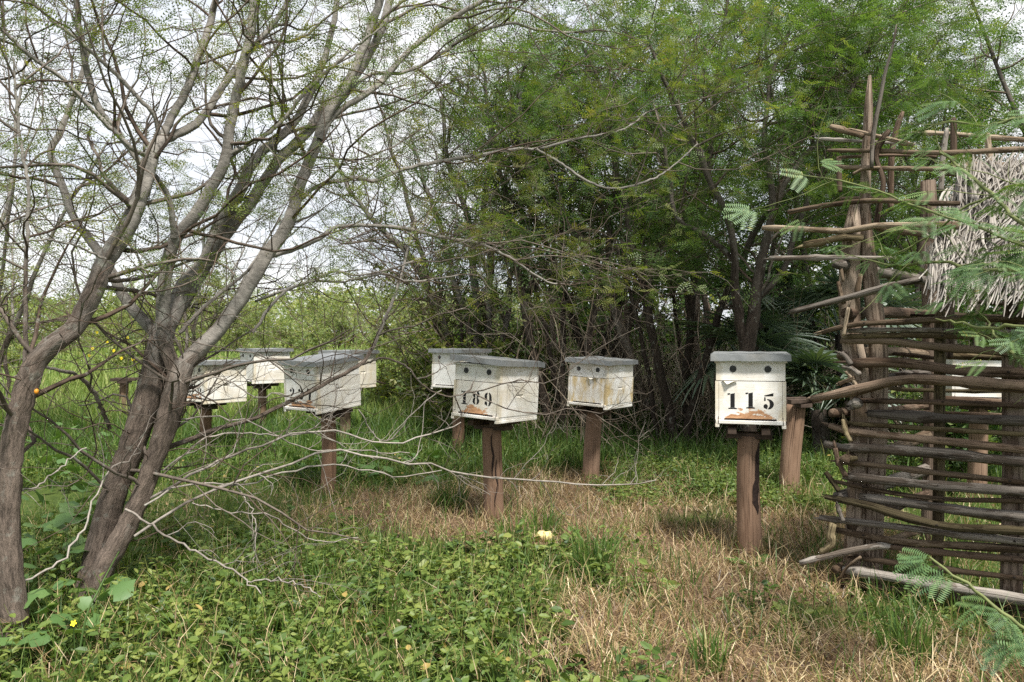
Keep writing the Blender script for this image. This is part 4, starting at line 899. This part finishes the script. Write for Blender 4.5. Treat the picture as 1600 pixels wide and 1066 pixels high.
# --- trees behind the left edge
for k,(x,y,ns,h,sp_,nl,lab) in enumerate(((-5.0,7.4,2,4.4,1.2,1300,'thin crooked tree behind the far left trunk'),(-7.2,10.5,5,4.6,1.6,2200,'pale leafy tree at the left border of the field'),
        (-5.6,13.5,5,4.2,1.7,2300,'leafy field tree seen between the two left trunks'))):
    build_tree('thorn_tree',lab,'tree',random_stems(x,y,ns,h,sp_,.045,80+k),'bark','leaf_mesquite',
      [(60,.5,1.4,.011,.22,.0,.3,4,8),(320,.3,.9,.005,.26,-.02,.12,3,6),(700,.15,.5,.003,.26,-.02,.1,3,5)],nl,(.08,.14),LEAF_LO,(.2,1.0),'thin trees at the left of the field',.6,2.4,droop=.15)

# --- shrubs of the field and the bush line behind it
_a=np.array([[0,0,0],[.62,.34,.03],[1,-.05,-.03]]); TWO=(np.vstack([_a,_a*np.array((.9,-.9,1))@np.array([[.5,.866,0],[-.866,.5,0],[0,0,1]]).T]),None,np.array([[0,1,2],[3,4,5]]))
def shrub(name,label,x,y,h,w,leaf,nl,ls,seed,group,tint=(.1,.95),ns=9,tm=TWO):
    rs=np.random.default_rng(seed); z=float(gz(np.array(float(x)),np.array(float(y))))
    T=thing(name,label,'shrub',(x,y,z),group=group); O=np.array((x,y,z))
    d=np.stack([rs.standard_normal(ns)*.6*w/h,rs.standard_normal(ns)*.6*w/h,np.ones(ns)],-1)
    Pn,R=grow(O+np.stack([rs.standard_normal(ns)*.12*w,rs.standard_normal(ns)*.12*w,np.zeros(ns)-.05],-1),d,h*(.75+.35*rs.random(ns)),.012*h,9,.2,.02)
    st=MB(); tubes(st,Pn,R,4,tint=.3)
    sp=spawn(Pn,R,ns*6,.15,1,30,70); q=grow(sp[0],sp[1],h*(.18+.3*rs.random(ns*6)),.004*h,6,.28,.0); tubes(st,*q,3,tint=.5)
    st.build('stems',M['twig'],T,O)
    sp=spawn(*q,nl//4,.0,1,20,80); q5=grow(sp[0],sp[1],h*(.05+.14*rs.random(nl//4)),.001*h,4,.3,.0)
    cr=MB(); leaves(cr,q5[0],nl,.0,1,(ls*.6,ls*1.25),tm,tint,.1,.8); cr.build('crown',M[leaf],T,O,smooth=False)
rs=np.random.default_rng(11); k=0
ORD=['first','second','third','fourth','fifth','sixth','seventh','eighth','ninth','tenth','eleventh','twelfth','thirteenth']
adj=['rounded','ragged','low','open','dense','straggly','broad','spreading']; adj2=['yellow green','pale green','olive green','dull green']
for Y,n,hh,row in ((16,4,.75,'nearest'),(21,6,1.25,'second'),(27,9,2.1,'middle'),(35,11,3.2,'fourth'),(46,13,4.9,'farthest')):
    for i in range(n):
        x=-Y*.80+(i+.5+.6*(rs.random()-.5))*(Y*.80+1.5)/n; y=Y*(1+.12*rs.standard_normal())
        h=hh*(.75+.5*rs.random()); wd=h*(.9+.6*rs.random())
        where='in the near field' if Y<22 else ('in the middle of the field' if Y<30 else 'in the bush line behind the field')
        side='at the left border' if x/Y<-.55 else ('behind the left trunks' if x/Y<-.33 else ('behind the far hives' if x/Y<-.12 else 'beside the middle trees'))
        shrub('field_shrub','%s field shrub, %s from the left in the %s shrub row'%(adj2[0] if Y<30 else adj2[1],ORD[i],row),x,y,h,wd,'leaf_shrub',2400 if Y<30 else 3000,.05+.0019*Y,100+k,'shrubs %s %s'%(where,side),(.05,.95)); k+=1
for i in range(9):
    x=1.5+i*2.4+rs.random(); y=17+3*rs.standard_normal()**2*.6+i*.6
    shrub('thicket_shrub','tall dark green shrub closing the view behind the thicket, %s from the left'%ORD[i],x,y,4.2+1.5*rs.random(),3.4,'leaf_dark',3200,.20,200+i,'tall shrubs behind the thicket')
fw=MB(); n=16000; x=-75+85*rng.random(n); y=66+30*rng.random(n); hh=4.2+1.6*n_big(x*.05,y*.03)+.8*n_med(x*.06,y*.05)
a=rng.random(n)*6.283; zz=gz(x,y)+np.maximum(hh,1.5)*rng.random(n)**.7
stamp(fw,TWO[0],None,TWO[2],np.stack([x,y,zz],-1),np.stack([np.cos(a),np.sin(a),.3*rng.standard_normal(n)],-1),np.array((0,0,1.))+.8*rng.standard_normal((n,3)),.45+.4*rng.random(n),np.clip(.45+.25*rng.standard_normal(n),0,1))
tag(fw.build('distant_bushland',M['leaf_shrub'],smooth=False),'far off pale green bushland closing the field','bushland',kind='stuff')
for i,(x,y,h) in enumerate(((1.2,15.5,2.4),(2.6,15.2,2.6),(3.9,15.8,2.8),(5.2,15.0,2.6),(0.2,16.2,2.2),(6.8,13.2,2.4))):
    shrub('thicket_shrub','broad green shrub between the far thicket stems, %s from the left'%ORD[(1,2,3,4,0,5)[i]],x,y,h,2.6,'leaf_bright',3000,.15,260+i,'broad shrubs behind the thicket stems')
for i,(px,Y,h,w,lab) in enumerate(((738,9.75,2.6,.75,'leafy climber hanging on the thin stems behind the 189 hive'),(690,10.4,1.9,.7,'light green leafy climber on the slender leaning tree'),(610,11.0,1.2,.9,'low light green bush behind the far hives, right of them'),(800,9.5,1.6,.9,'yellowish green shrub between the thin stems and the thicket'))):
    X_=(px-800)/F*Y; shrub('climber',lab,X_,Y,h,w,'leaf_mesquite',3800,.065,280+i,'leafy climbers in the middle distance',(.3,1.0))
# bushes under the thicket
for i,(x,y,h,w,lf,lab) in enumerate(((.15,9.3,1.5,1.0,'leaf_mesquite','light green shrub behind the hive row beside the thin middle stems'),(-.35,8.9,1.1,.8,'leaf_mesquite','small green shrub behind the 189 hive'),
      (3.0,8.6,1.0,.9,'leaf_dark','low dark bush between the palms'),(3.9,7.0,.9,.8,'leaf_bright','green bush behind the rails of the shelter'),(5.0,7.6,1.5,1.2,'leaf_bright','tall green bush behind the shelter posts'),(.9,9.2,.9,.8,'leaf_dark','dark bush at the foot of the thicket'))):
    shrub('thicket_bush',lab,x,y,h,w,lf,2600,.075,300+i,'bushes at the foot of the thicket')
# dry brushwood under the thicket
K=1300; st=np.stack([.0+4.8*rng.random(K),8.0+4.0*rng.random(K),np.zeros(K)-.02],-1); d=np.stack([.45*rng.standard_normal(K),.35*rng.standard_normal(K),np.ones(K)],-1)
Pn,R=grow(st,d,.7+1.6*rng.random(K),.003+.007*rng.random(K)**2.5,10,.20,.0,.35); bw=MB(); tubes(bw,Pn,R,3,tint=rng.random(K))
sp=spawn(Pn,R,1700,.1,1,30,70); q=grow(sp[0],sp[1],.2+.55*rng.random(1700),.0028,5,.22,-.01); tubes(bw,*q,3,tint=rng.random(1700))
tag(bw.build('brushwood',M['brush']),'tangle of dry stems under the thicket trees','undergrowth',kind='stuff')

# --- fan palms
def fan_mesh(seed):
    r=np.random.default_rng(seed); mb=MB(); n=17
    for k in range(n):
        a=math.radians(-115+230*k/(n-1)); l=(.9+.1*r.random())*(1-.12*abs(k-(n-1)/2)/(n/2)); d=np.array((math.cos(a),math.sin(a))); s=np.array((-d[1],d[0]))
        x=np.array((.0,.35,.75,1.0))*l; w=np.array((.012,.050,.030,.004)); zz=-.22*x*x*(1+.6*r.random())
        A=np.stack([d[0]*x+s[0]*w,d[1]*x+s[1]*w,zz],-1); C=np.stack([d[0]*x,d[1]*x,zz-.018],-1); B=np.stack([d[0]*x-s[0]*w,d[1]*x-s[1]*w,zz],-1)
        q=[[i,i+1,5+i,4+i] for i in range(3)]+[[4+i,5+i,9+i,8+i] for i in range(3)]
        mb.add(np.vstack([A,C,B]),q,tint=.15+.6*r.random())
    return mb.mesh('palm_fan',M['palm'])
FANS=[fan_mesh(s) for s in range(4)]
for k,(x,y,h,nf,lab) in enumerate(((3.02,7.7,.55,13,'fan palm with stiff dark leaves behind the empty stand'),(2.45,8.1,.9,14,'fan palm just right behind the hive stencilled 115'),(3.5,8.3,1.3,15,'taller fan palm beside the shelter corner'),(2.9,9.3,1.6,14,'fan palm deep in the dark thicket'))):
    T=thing('fan_palm',lab,'palm',(x,y,0),group='fan palms by the shelter'); r=np.random.default_rng(400+k)
    tb=MB(); tubes(tb,[[[0,0,-.05],[.02,0,h*.5],[0,.03,h]]],[[.09,.08,.07]],9,rough=.15,cap=True); tb.build('trunk',M['bark_dark'],T)
    for f in range(nf):
        a=f*2.399; el=math.radians(10+70*r.random()); l=.35+.25*r.random(); d=np.array((math.cos(a)*math.cos(el),math.sin(a)*math.cos(el),math.sin(el)))
        e=np.array((0,0,h))+d*l; s=MB(); tubes(s,[[np.array((0,0,h-.05)),np.array((0,0,h))+d*l*.5+np.array((0,0,.03)),e]],[[.010,.008,.006]],4,tint=.5); lf=s.build('leaf_stalk',M['palm'],T)
        o=share('leaf_blade',FANS[f%4],lf,e,(0.3*r.standard_normal(),-el+.45+.3*r.random(),a),.42+.2*r.random())

# ------------------------------------------------------------------ near branches from the right
def feather(seed,n=13,npin=2):
    r=np.random.default_rng(seed); mb=MB(); pv,pq=pinna(n,.052,ll=.32,arch=.10)
    tubes(mb,[[[0,0,0],[.12,0,.01],[.2,0,.01]]],[[.006,.005,.004]],4,tint=.75)
    angs={1:(0,),2:(-26,26),3:(-34,4,36),4:(-48,-16,18,50)}[npin]
    for a in angs:
        a=math.radians(a+6*r.standard_normal()); R=np.array([[math.cos(a),-math.sin(a),0],[math.sin(a),math.cos(a),0],[0,0,1]])
        s=.95+.1*r.random(); v=(pv*s)@R.T+np.array((.17,0,.01)); v[:,2]+=.08*r.standard_normal()*v[:,0]**2
        mb.add(v,pq,tint=np.repeat(.25+.5*r.random()+.12*r.standard_normal(len(pq)),4))
        ax=np.array([[0,0,0],[.5,0,-.02],[1,0,-.10]])*s@R.T+np.array((.17,0,.008)); tubes(mb,[ax],[[.005,.004,.002]],3,tint=.7)
    return mb.mesh('leaf',M['leaf_frond'])
FE=[feather(1,13,2),feather(2,14,2),feather(3,12,4),feather(4,15,1),feather(5,12,3)]
def near_branch(T,O,defs,nl,size,seed,nt_=7,tl=(.15,.45)):
    r=np.random.default_rng(seed); Ps,Rs=limbs(defs,18,.003); bm_=MB(); tubes(bm_,Ps,Rs,6,tint=.8)
    sp=spawn(Ps,Rs,nt_,.1,1,30,70,.5); q=grow(sp[0],sp[1],tl[0]+(tl[1]-tl[0])*rng.random(nt_),.0022,8,.14,-.01); tubes(bm_,*q,4,tint=.85)
    bm_.build('branch',M['green_stem'],T,O)
    allp=np.concatenate([smooth_all(Ps,8),q[0]]); p,d,_=spawn(allp,np.ones(allp.shape[:2]),nl,.12,1,35,70,.6)
    for k in range(nl):
        dd=nrm(d[k]*np.array((1,1,.35))+np.array((0,0,-.18-.25*r.random()))); up=nrm(np.array((0,0,1.))+.35*r.standard_normal(3)+np.array((0,-.5,0)))
        y_=nrm(np.cross(up,dd)); z_=np.cross(dd,y_); Mx=Matrix(((dd[0],y_[0],z_[0]),(dd[1],y_[1],z_[1]),(dd[2],y_[2],z_[2])))
        share('leaf',FE[int(r.integers(5))],T,p[k]-O,Mx.to_euler(),size*(.75+.5*r.random()))
def smooth_all(Ps,n): return np.array([smooth_curve(p,n) for p in Ps])
O=np.array((2.05,2.25,0)); T=thing('thorn_branch_tree','green thorn tree outside the right border, its feathery branches hanging before the shelter','tree',O)
tb=MB(); tubes(tb,[[O+(0,0,-.05),O+(.03,.02,.7),O+(-.02,.05,1.4),O+(.05,.1,2.4)]],[[.06,.05,.042,.03]],10,rough=.08,tint=.5); tb.build('trunk',M['bark'],T,O)
def inn(pts,Y0,Y1): return L(pts,Y0,Y1)
near_branch(T,O,[(inn([(1760,470),(1600,425),(1521,424),(1490,410),(1437,411),(1403,416),(1340,402)],2.3,3.0),[10,7,6,5,5,4,2])],60,.075,1,14,(.15,.4))
near_branch(T,O,[(inn([(1760,440),(1600,352),(1571,323),(1521,279),(1469,239)],2.3,3.0),[9,6,6,5,3])],24,.075,2,9)
near_branch(T,O,[(inn([(1720,420),(1600,385),(1500,345),(1420,318),(1385,302),(1310,282),(1240,271)],2.35,3.1),[7,5,4,4,3,3,2])],26,.085,3,10)
near_branch(T,O,[(inn([(1740,550),(1600,512),(1545,513),(1500,506),(1462,498)],2.15,2.6),[8,6,5,4,2]),(inn([(1640,585),(1590,560),(1560,530),(1545,503)],2.2,2.5),[5,5,4,3])],30,.062,4,9,(.08,.25))
near_branch(T,O,[(inn([(1760,150),(1600,185),(1545,195),(1480,190),(1440,205)],2.5,3.1),[7,5,4,3,2])],20,.085,5,7)
near_branch(T,O,[(inn([(1740,300),(1600,290),(1560,300),(1500,330),(1450,370),(1400,400)],2.4,2.9),[7,5,4,4,3,2])],16,.075,6,8)
O=np.array((1.28,1.72,0)); T=thing('thorn_sapling','young thorn sapling at the lower right corner with pale green feathery leaves','sapling',O)
tb=MB(); tubes(tb,[[O+(0,0,-.03),O+(-.02,0,.25),O+(.02,.02,.55),O+(.0,.0,.9)]],[[.012,.010,.008,.005]],7,tint=.7); tb.build('trunk',M['twig'],T,O)
near_branch(T,O,[(inn([(1705,1050),(1600,984),(1552,946),(1503,908),(1470,885),(1453,871)],1.7,1.85),[9,7,6,5,4,3])],9,.062,7,2,(.04,.08))
near_branch(T,O,[(inn([(1705,1060),(1640,1020),(1590,1000),(1560,1000)],1.68,1.72),[7,5,5,4])],5,.070,8,2,(.04,.08))

# ------------------------------------------------------------------ ground cover
def scatter(n,x0,x1,y0,y1,fn):
    x=x0+(x1-x0)*rng.random(n); y=y0+(y1-y0)*rng.random(n)
    m=(rng.random(n)<fn(x,y))&(np.abs(x)<y*.70+.35)
    x,y=x[m],y[m]; return np.stack([x,y,gz(x,y)-.004],-1)
def ss(a,b,x): t=np.clip((x-a)/(b-a),0,1); return t*t*(3-2*t)
def near_w(x,y): return np.clip((3.0/y)**1.2,.12,1)
# straw
thin=lambda x,y: .35+.65*ss(-.9,.3,n_small(x+3,y-2)+.5*n_med(x-5,y))
p=scatter(170000,-3.2,4.2,2.3,8.4,lambda x,y: ss(.30,.62,dryness(x,y))*near_w(x,y)*1.1*thin(x,y))
N=len(p); st=MB(); p[:,2]+=.035*rng.random(N)**2
blades(st,p,.06+.14*rng.random(N),.0022+.0036*rng.random(N)**1.5,1.22+.5*rng.random(N),rng.random(N)*6.283,np.clip(.50+.27*rng.standard_normal(N),0,1),.12)
p=scatter(34000,-3.2,4.2,2.3,8.0,lambda x,y: (.42+.05*ss(.2,.5,dryness(x,y)))*near_w(x,y)); N=len(p)
blades(st,p,.10+.18*rng.random(N),.0022+.003*rng.random(N),.3+1.1*rng.random(N),rng.random(N)*6.283,np.clip(.62+.22*rng.standard_normal(N),0,1),.4)
for o_ in [o for o in COL.objects if o.name.startswith('hive_stand')]:
    n=110; a=rng.random(n)*6.283; r_0=.07+.10*rng.random(n)**1.5; q=np.stack([o_.location.x+r_0*np.cos(a),o_.location.y+r_0*np.sin(a),np.zeros(n)],-1); q[:,2]=gz(q[:,0],q[:,1])-.01
    blades(st,q,.06+.14*rng.random(n),.003+.003*rng.random(n),.1+.9*rng.random(n),rng.random(n)*6.283,np.clip(.5+.25*rng.standard_normal(n),0,1),.5)
tag(st.build('dry_grass',M['straw'],smooth=False),'flattened dry straw covering the clearing and the right foreground','dry grass',kind='stuff')
# green grass
gg=MB()
p=scatter(70000,-3.4,3.8,2.4,7.5,lambda x,y: (.13+.36*ss(.62,.30,dryness(x,y)))*near_w(x,y)*.9); N=len(p)
blades(gg,p,.07+.15*rng.random(N),.004+.004*rng.random(N),.1+.8*rng.random(N),rng.random(N)*6.283,np.clip(.45+.25*rng.standard_normal(N),0,1))
p=scatter(70000,-6,5.5,6.2,11.5,lambda x,y: ss(.7,.35,dryness(x,y))*ss(6.1,7.6,y+.25*n_big(x,y))); N=len(p)
tall=ss(6.5,9.5,p[:,1])
blades(gg,p,(.14+.26*rng.random(N))*(.6+.9*tall),.006+.006*rng.random(N),.05+.7*rng.random(N),rng.random(N)*6.283,np.clip(.38+.24*rng.standard_normal(N),0,1),.8)
p=scatter(60000,-2.5,3.8,2.4,7.5,lambda x,y: ss(.55,1.5,n_small(x-4,y+1)+.7*n_med(x+9,y-3))*near_w(x,y)*.85); N=len(p)
blades(gg,p,.06+.16*rng.random(N),.003+.0035*rng.random(N),.1+.8*rng.random(N),rng.random(N)*6.283,np.clip(.50+.25*rng.standard_normal(N),0,1))
tag(gg.build('green_grass',M['grass_green'],smooth=False),'green grass around the clearing and between the hive posts','grass',kind='stuff')
# tall field grass
fg=MB(); n=74000; y=9.5+33*rng.random(n)**1.7; x=(-.72*y)+(rng.random(n))*(.72*y+1.2); z=gz(x,y); N=n
blades(fg,np.stack([x,y,z],-1),(.26+.38*rng.random(N))*(.75+.25*n_big(x,y)*.5+.2),.010+.0016*y,.05+.55*rng.random(N)**1.5,rng.random(N)*6.283,np.clip(.40+.26*rng.standard_normal(N),0,1),.9)
tag(fg.build('field_grass',M['grass_field'],smooth=False),'tall yellow green grass of the field behind the hives','field grass',kind='stuff')
# tufts: each its own thing
def tuft(label,px,py,n,h,seed,spread=.05,tint=.42):
    r=np.random.default_rng(seed); Y=CAMZ*F/(py-HZ); c=P(px,py,Y); T_=MB(); a=r.random(n)*6.283; rad=spread*np.sqrt(r.random(n))
    pos=np.stack([c[0]+rad*np.cos(a),c[1]+rad*np.sin(a),np.zeros(n)],-1)
    blades(T_,pos,h*(.5+.6*r.random(n)),.005+.004*r.random(n),.05+.75*r.random(n),a+.6*r.standard_normal(n),np.clip(tint+.22*r.standard_normal(n),0,1),.9)
    o=T_.build('grass_tuft',M['grass_green'],None,(c[0],c[1],0),smooth=False); o.location=(c[0],c[1],0); tag(o,label,'grass tuft','grass tufts in the clearing')
for k,a in enumerate((('bushy green grass tuft left of the post under the 189 hive',700,800,170,.30,.10),('green grass tuft at the foot of the post under the 189 hive',800,850,90,.26,.10),('tall grass tuft in the dry patch left of the 115 post',930,900,110,.34,.10),
     ('grass tuft at the bottom right under the shelter rails',1420,1030,120,.24,.09),('grass tuft in the shade left of the white dry branch end',505,935,70,.20,.06),('small grass tuft near the post of the yellow streaked hive',980,760,80,.28,.10),
     ('grass tuft at the right foot of the post under the 189 hive',850,838,70,.26,.09),('thin grass tuft at the bottom edge of the dry straw',1110,1050,60,.22,.06))):
    tuft(*a[:5],700+k,a[5])
# low herbs
LH=(np.array([[0,0,0],[.32,.27,.06],[.72,.22,.04],[1,0,-.05],[.72,-.22,.04],[.32,-.27,.06]],float),np.array([[0,3,2,1],[0,5,4,3]]),None)
hb=MB()
def herbs(n,x0,x1,y0,y1,fn,h,ls,k=9,tint=(.1,.9)):
    p=scatter(n,x0,x1,y0,y1,fn); N=len(p)
    if N==0: return
    d=np.stack([.35*rng.standard_normal(N),.35*rng.standard_normal(N),np.ones(N)],-1); hh=h[0]+(h[1]-h[0])*rng.random(N)
    Pn,R=grow(p,d,hh,.0016,5,.14,.0,.6); tubes(hb,Pn[:,::2],R[:,::2],3,tint=.8)
    M_=N*k; i=np.repeat(np.arange(N),k); t=(.25+.75*rng.random(M_))*4; j=np.minimum(t.astype(int),3); f=(t-j)[:,None]
    pos=Pn[i,j]*(1-f)+Pn[i,j+1]*f; a=rng.random(M_)*6.283; el=.15+.5*rng.standard_normal(M_)*.6
    ax=np.stack([np.cos(a),np.sin(a),el],-1); up=np.array((0,0,1.))+.4*rng.standard_normal((M_,3))
    base=np.repeat(tint[0]+(tint[1]-tint[0])*rng.random(N),k); ti=np.clip(base+.13*rng.standard_normal(M_),0,.82); ti[rng.random(M_)<.008]=1.25
    stamp(hb,*LH,pos+ax*.006,ax,up,(ls[0]+(ls[1]-ls[0])*rng.random(M_))*(1.1-.5*(t/4)),ti)
green=lambda x,y: ss(.58,.30,dryness(x,y))
herbs(9000,-3.0,1.3,2.35,5.3,lambda x,y: green(x,y)*ss(4.8,4.2,y+.30*x+.1*n_med(x,y))*near_w(x,y)*.62*(.08+.92*ss(-.35,.6,n_small(x,y)+.7*n_med(x+7,y))),(.05,.22),(.030,.068),9,(.15,.85))
herbs(2500,1.0,3.4,2.4,4.2,lambda x,y: .25*green(x,y),(.05,.12),(.02,.035),8,(.1,.6))
herbs(2600,.7,2.3,5.6,7.6,lambda x,y: .7*ss(.3,.6,.5+.3*n_med(x+3,y)),(.08,.2),(.03,.05),8,(.2,.7))
herbs(9000,-4.5,3.6,6.4,9.5,lambda x,y: .55*green(x,y)*ss(.2,.7,.5+.25*n_med(x,y)),(.10,.30),(.03,.06),8,(.0,.6))
lit=MB(); p=scatter(5200,-2.6,3.8,2.35,7.5,lambda x,y: .30+.5*near_w(x,y)); N=len(p); p[:,2]+=.004+.03*rng.random(N)
a=rng.random(N)*6.283; stamp(lit,*LH,p,np.stack([np.cos(a),np.sin(a),.35*rng.standard_normal(N)],-1),np.array((0,0,1.))+.7*rng.standard_normal((N,3)),.018+.03*rng.random(N),np.clip(.25+.3*rng.standard_normal(N),0,.9))
tag(lit.build('leaf_litter',M['straw'],smooth=False),'curled brown dead leaves strewn over the clearing','leaf litter',kind='stuff')
herbs(2600,-3.0,1.2,2.35,5.2,lambda x,y: green(x,y)*.5*ss(-.2,.9,n_med(x-6,y+2)),(.10,.26),(.020,.034),12,(.35,.95))
herbs(420,-3.0,1.0,2.4,5.2,lambda x,y: green(x,y)*.6,(.10,.24),(.055,.095),6,(.1,.7))
tag(hb.build('low_herbs',M['leaf_herb'],smooth=False),'low leafy weeds carpeting the left foreground','weeds',kind='stuff')
# round leaved vines
def vine_leaf(seed):
    r=np.random.default_rng(seed); a=np.linspace(0,6.283,15)[:-1]; rad=.5*(1+.10*np.cos(5*a)+.05*r.standard_normal(14)); rad[0]*=1.2; rad[7]*=.62
    v=np.stack([.48+rad*np.cos(a),rad*np.sin(a)*1.02,.05*np.cos(2*a)-.10*rad**2*2+.02*r.standard_normal(14)],-1); v=np.vstack([[[.35,0,.04]],v]); mb=MB()
    mb.add(v,None,[[0,1+i,1+(i+1)%14] for i in range(14)],tint=.3+.4*r.random()); return mb.mesh('leaf',M['leaf_vine'])
VL=[vine_leaf(s) for s in range(5)]
def vine(label,spots,size,seed,hr,group='round leaved vines'):
    r=np.random.default_rng(seed); c=spots.mean(0); c[2]=0; T=thing('gourd_vine',label,'vine',c,group=group); s=MB()
    for p in spots:
        h=hr[0]+(hr[1]-hr[0])*r.random(); top=p+np.array((.05*r.standard_normal(),.05*r.standard_normal(),h))
        tubes(s,[[p,(p+top)/2+.012*r.standard_normal(3),top]],[[.0022,.002,.0018]],3,tint=.7)
        a=r.random()*6.283; share('leaf',VL[int(r.integers(5))],T,top-c,(.35*r.standard_normal()-.25*math.cos(a),-.15-.3*r.random(),a),size*(.65+.7*r.random()))
    tag(s.build('stems',M['leaf_vine'],T,c),kind='stuff')
    return T,c
def pxspots(n,x0,x1,y0,y1,seed):
    r=np.random.default_rng(seed); out=[]
    for _ in range(n):
        px=x0+(x1-x0)*r.random(); py=y0+(y1-y0)*r.random(); Y=CAMZ*F/(py-HZ); q=P(px,py,Y); q[2]=float(gz(np.array(q[0]),np.array(q[1]))); out.append(q)
    return np.array(out)
vine('vine with big round leaves climbing between the two left trunks',pxspots(46,40,170,760,940,1),.105,1,(.08,.34))
vine('vine with round leaves in the lower left corner',pxspots(30,-20,190,900,1060,2),.085,2,(.05,.20))
vine('vine carpet of round leaves behind the tipped hive post',pxspots(110,440,700,672,770,3),.11,3,(.05,.22))
vine('small patch of round leaves at the left edge under the thin branches',pxspots(22,40,160,690,770,4),.10,4,(.10,.4))
vine('few broad leaves lying at the foot of the 115 post',pxspots(4,1165,1200,882,893,5),.10,5,(.01,.03))
vine('two broad flat leaves lying on straw before the 189 post',pxspots(3,715,765,858,868,6),.13,6,(.02,.04))
# leaves at the left border on a climbing shoot
sp_=np.array([P(5,500,2.6),P(8,540,2.6),P(18,470,2.65)])
# flowering shoot
c=P(150,985,3.0); T=thing('flowering_shoot','green hairy shoot with one yellow five petalled flower by the forked trunk base','wild flower',(c[0],c[1],0)); O=np.array((c[0],c[1],0))
s=MB(); pts=[P(118,992,2.9),P(135,962,2.9),P(150,930,2.92),P(168,895,2.95),P(186,862,2.95)]; pts[0][2]=0.0; tubes(s,[smooth_curve(pts,12)],[np.linspace(.0042,.0025,12)],6,tint=.6); s.build('stem',M['leaf_vine'],T,O)
fc=P(115,974,2.86); s2=MB(); tubes(s2,[[pts[0]+(0,0,.01),fc]],[[.002,.0016]],4,tint=.6); s2.build('flower_stalk',M['leaf_vine'],T,O)
pm=MB(); a=np.array([[0,0,0],[.45,.30,.05],[.9,.26,.12],[1.05,0,.10],[.9,-.26,.12],[.45,-.30,.05]]); pm.add(a*.012,None,[[0,i,i+1] for i in range(1,5)]); pmesh=pm.mesh('petal',M['yellow'])
for k in range(5): share('petal',pmesh,T,fc-O,Euler((math.radians(62),0,0)).to_matrix().to_4x4().__matmul__(Matrix.Rotation(k*1.2566,4,'Z')).to_euler())
for k,(px,py) in enumerate(((122,940),(152,950),(172,925))):
    q=P(px,py,2.92); share('leaf',VL[k],T,q-O,(1.0,.2,k*2.1),.052)
# small yellow flowers in the field
fl=[(145,545),(178,548),(190,560),(208,562),(140,556),(152,520),(168,535),(200,528)]
ym=MB(); a=np.linspace(0,6.283,6)[:-1]; ym.add(np.vstack([[[0,0,0]],np.stack([.035*np.cos(a),.012*np.sin(a*2),.035*np.sin(a)],-1)]),None,[[0,1+i,1+(i+1)%5] for i in range(5)]); ymesh=ym.mesh('flower_head',M['yellow'])
for k,(px,py) in enumerate(fl):
    q=P(px,py,10.6+.2*k); T=thing('field_flower','small yellow flower on a tall stalk in the field grass','wild flower',(q[0],q[1],0),group='yellow flowers in the field')
    s=MB(); tubes(s,[[[0,0,0],[.02,0,q[2]*.5],[0,0,q[2]]]],[[.004,.003,.002]],3,tint=.6); s.build('stalk',M['grass_field'],T); share('flower_head',ymesh,T,(0,-.01,q[2]),(0,0,0),.7)
# orange fruit hanging on the far left tree's twig, scrap on the straw
def lump(name,label,cat,m,c,r,sc,seed,amp=.1,sub=(9,7)):
    rr=np.random.default_rng(seed); mb=MB(); na,nb=sub; v=[]
    for i in range(nb+1):
        for j in range(na):
            th_=math.pi*i/nb; ph=6.283*j/na; k=1+amp*rr.standard_normal(); v.append((sc[0]*r*k*math.sin(th_)*math.cos(ph),sc[1]*r*k*math.sin(th_)*math.sin(ph),sc[2]*r*k*math.cos(th_)))
    mb.add(v,[[i*na+j,i*na+(j+1)%na,(i+1)*na+(j+1)%na,(i+1)*na+j] for i in range(nb) for j in range(na)][na:-na] if False else [[i*na+j,(i+1)*na+j,(i+1)*na+(j+1)%na,i*na+(j+1)%na] for i in range(nb) for j in range(na)])
    o=mb.build(name,m); o.location=c; tag(o,label,cat); return o
lump('orange_fruit','small orange fruit hanging by the far left trunk','fruit',M['fruit'],P(57,612,3.12),.009,(1,1,1.25),3,.03)
c=P(851,846,CAMZ*F/(846-HZ)); lump('crumpled_scrap','pale yellow crumpled scrap lying on the straw right of the 189 post','litter',M['cream'],(c[0],c[1],.03),.055,(1.15,.8,.55),5,.16)
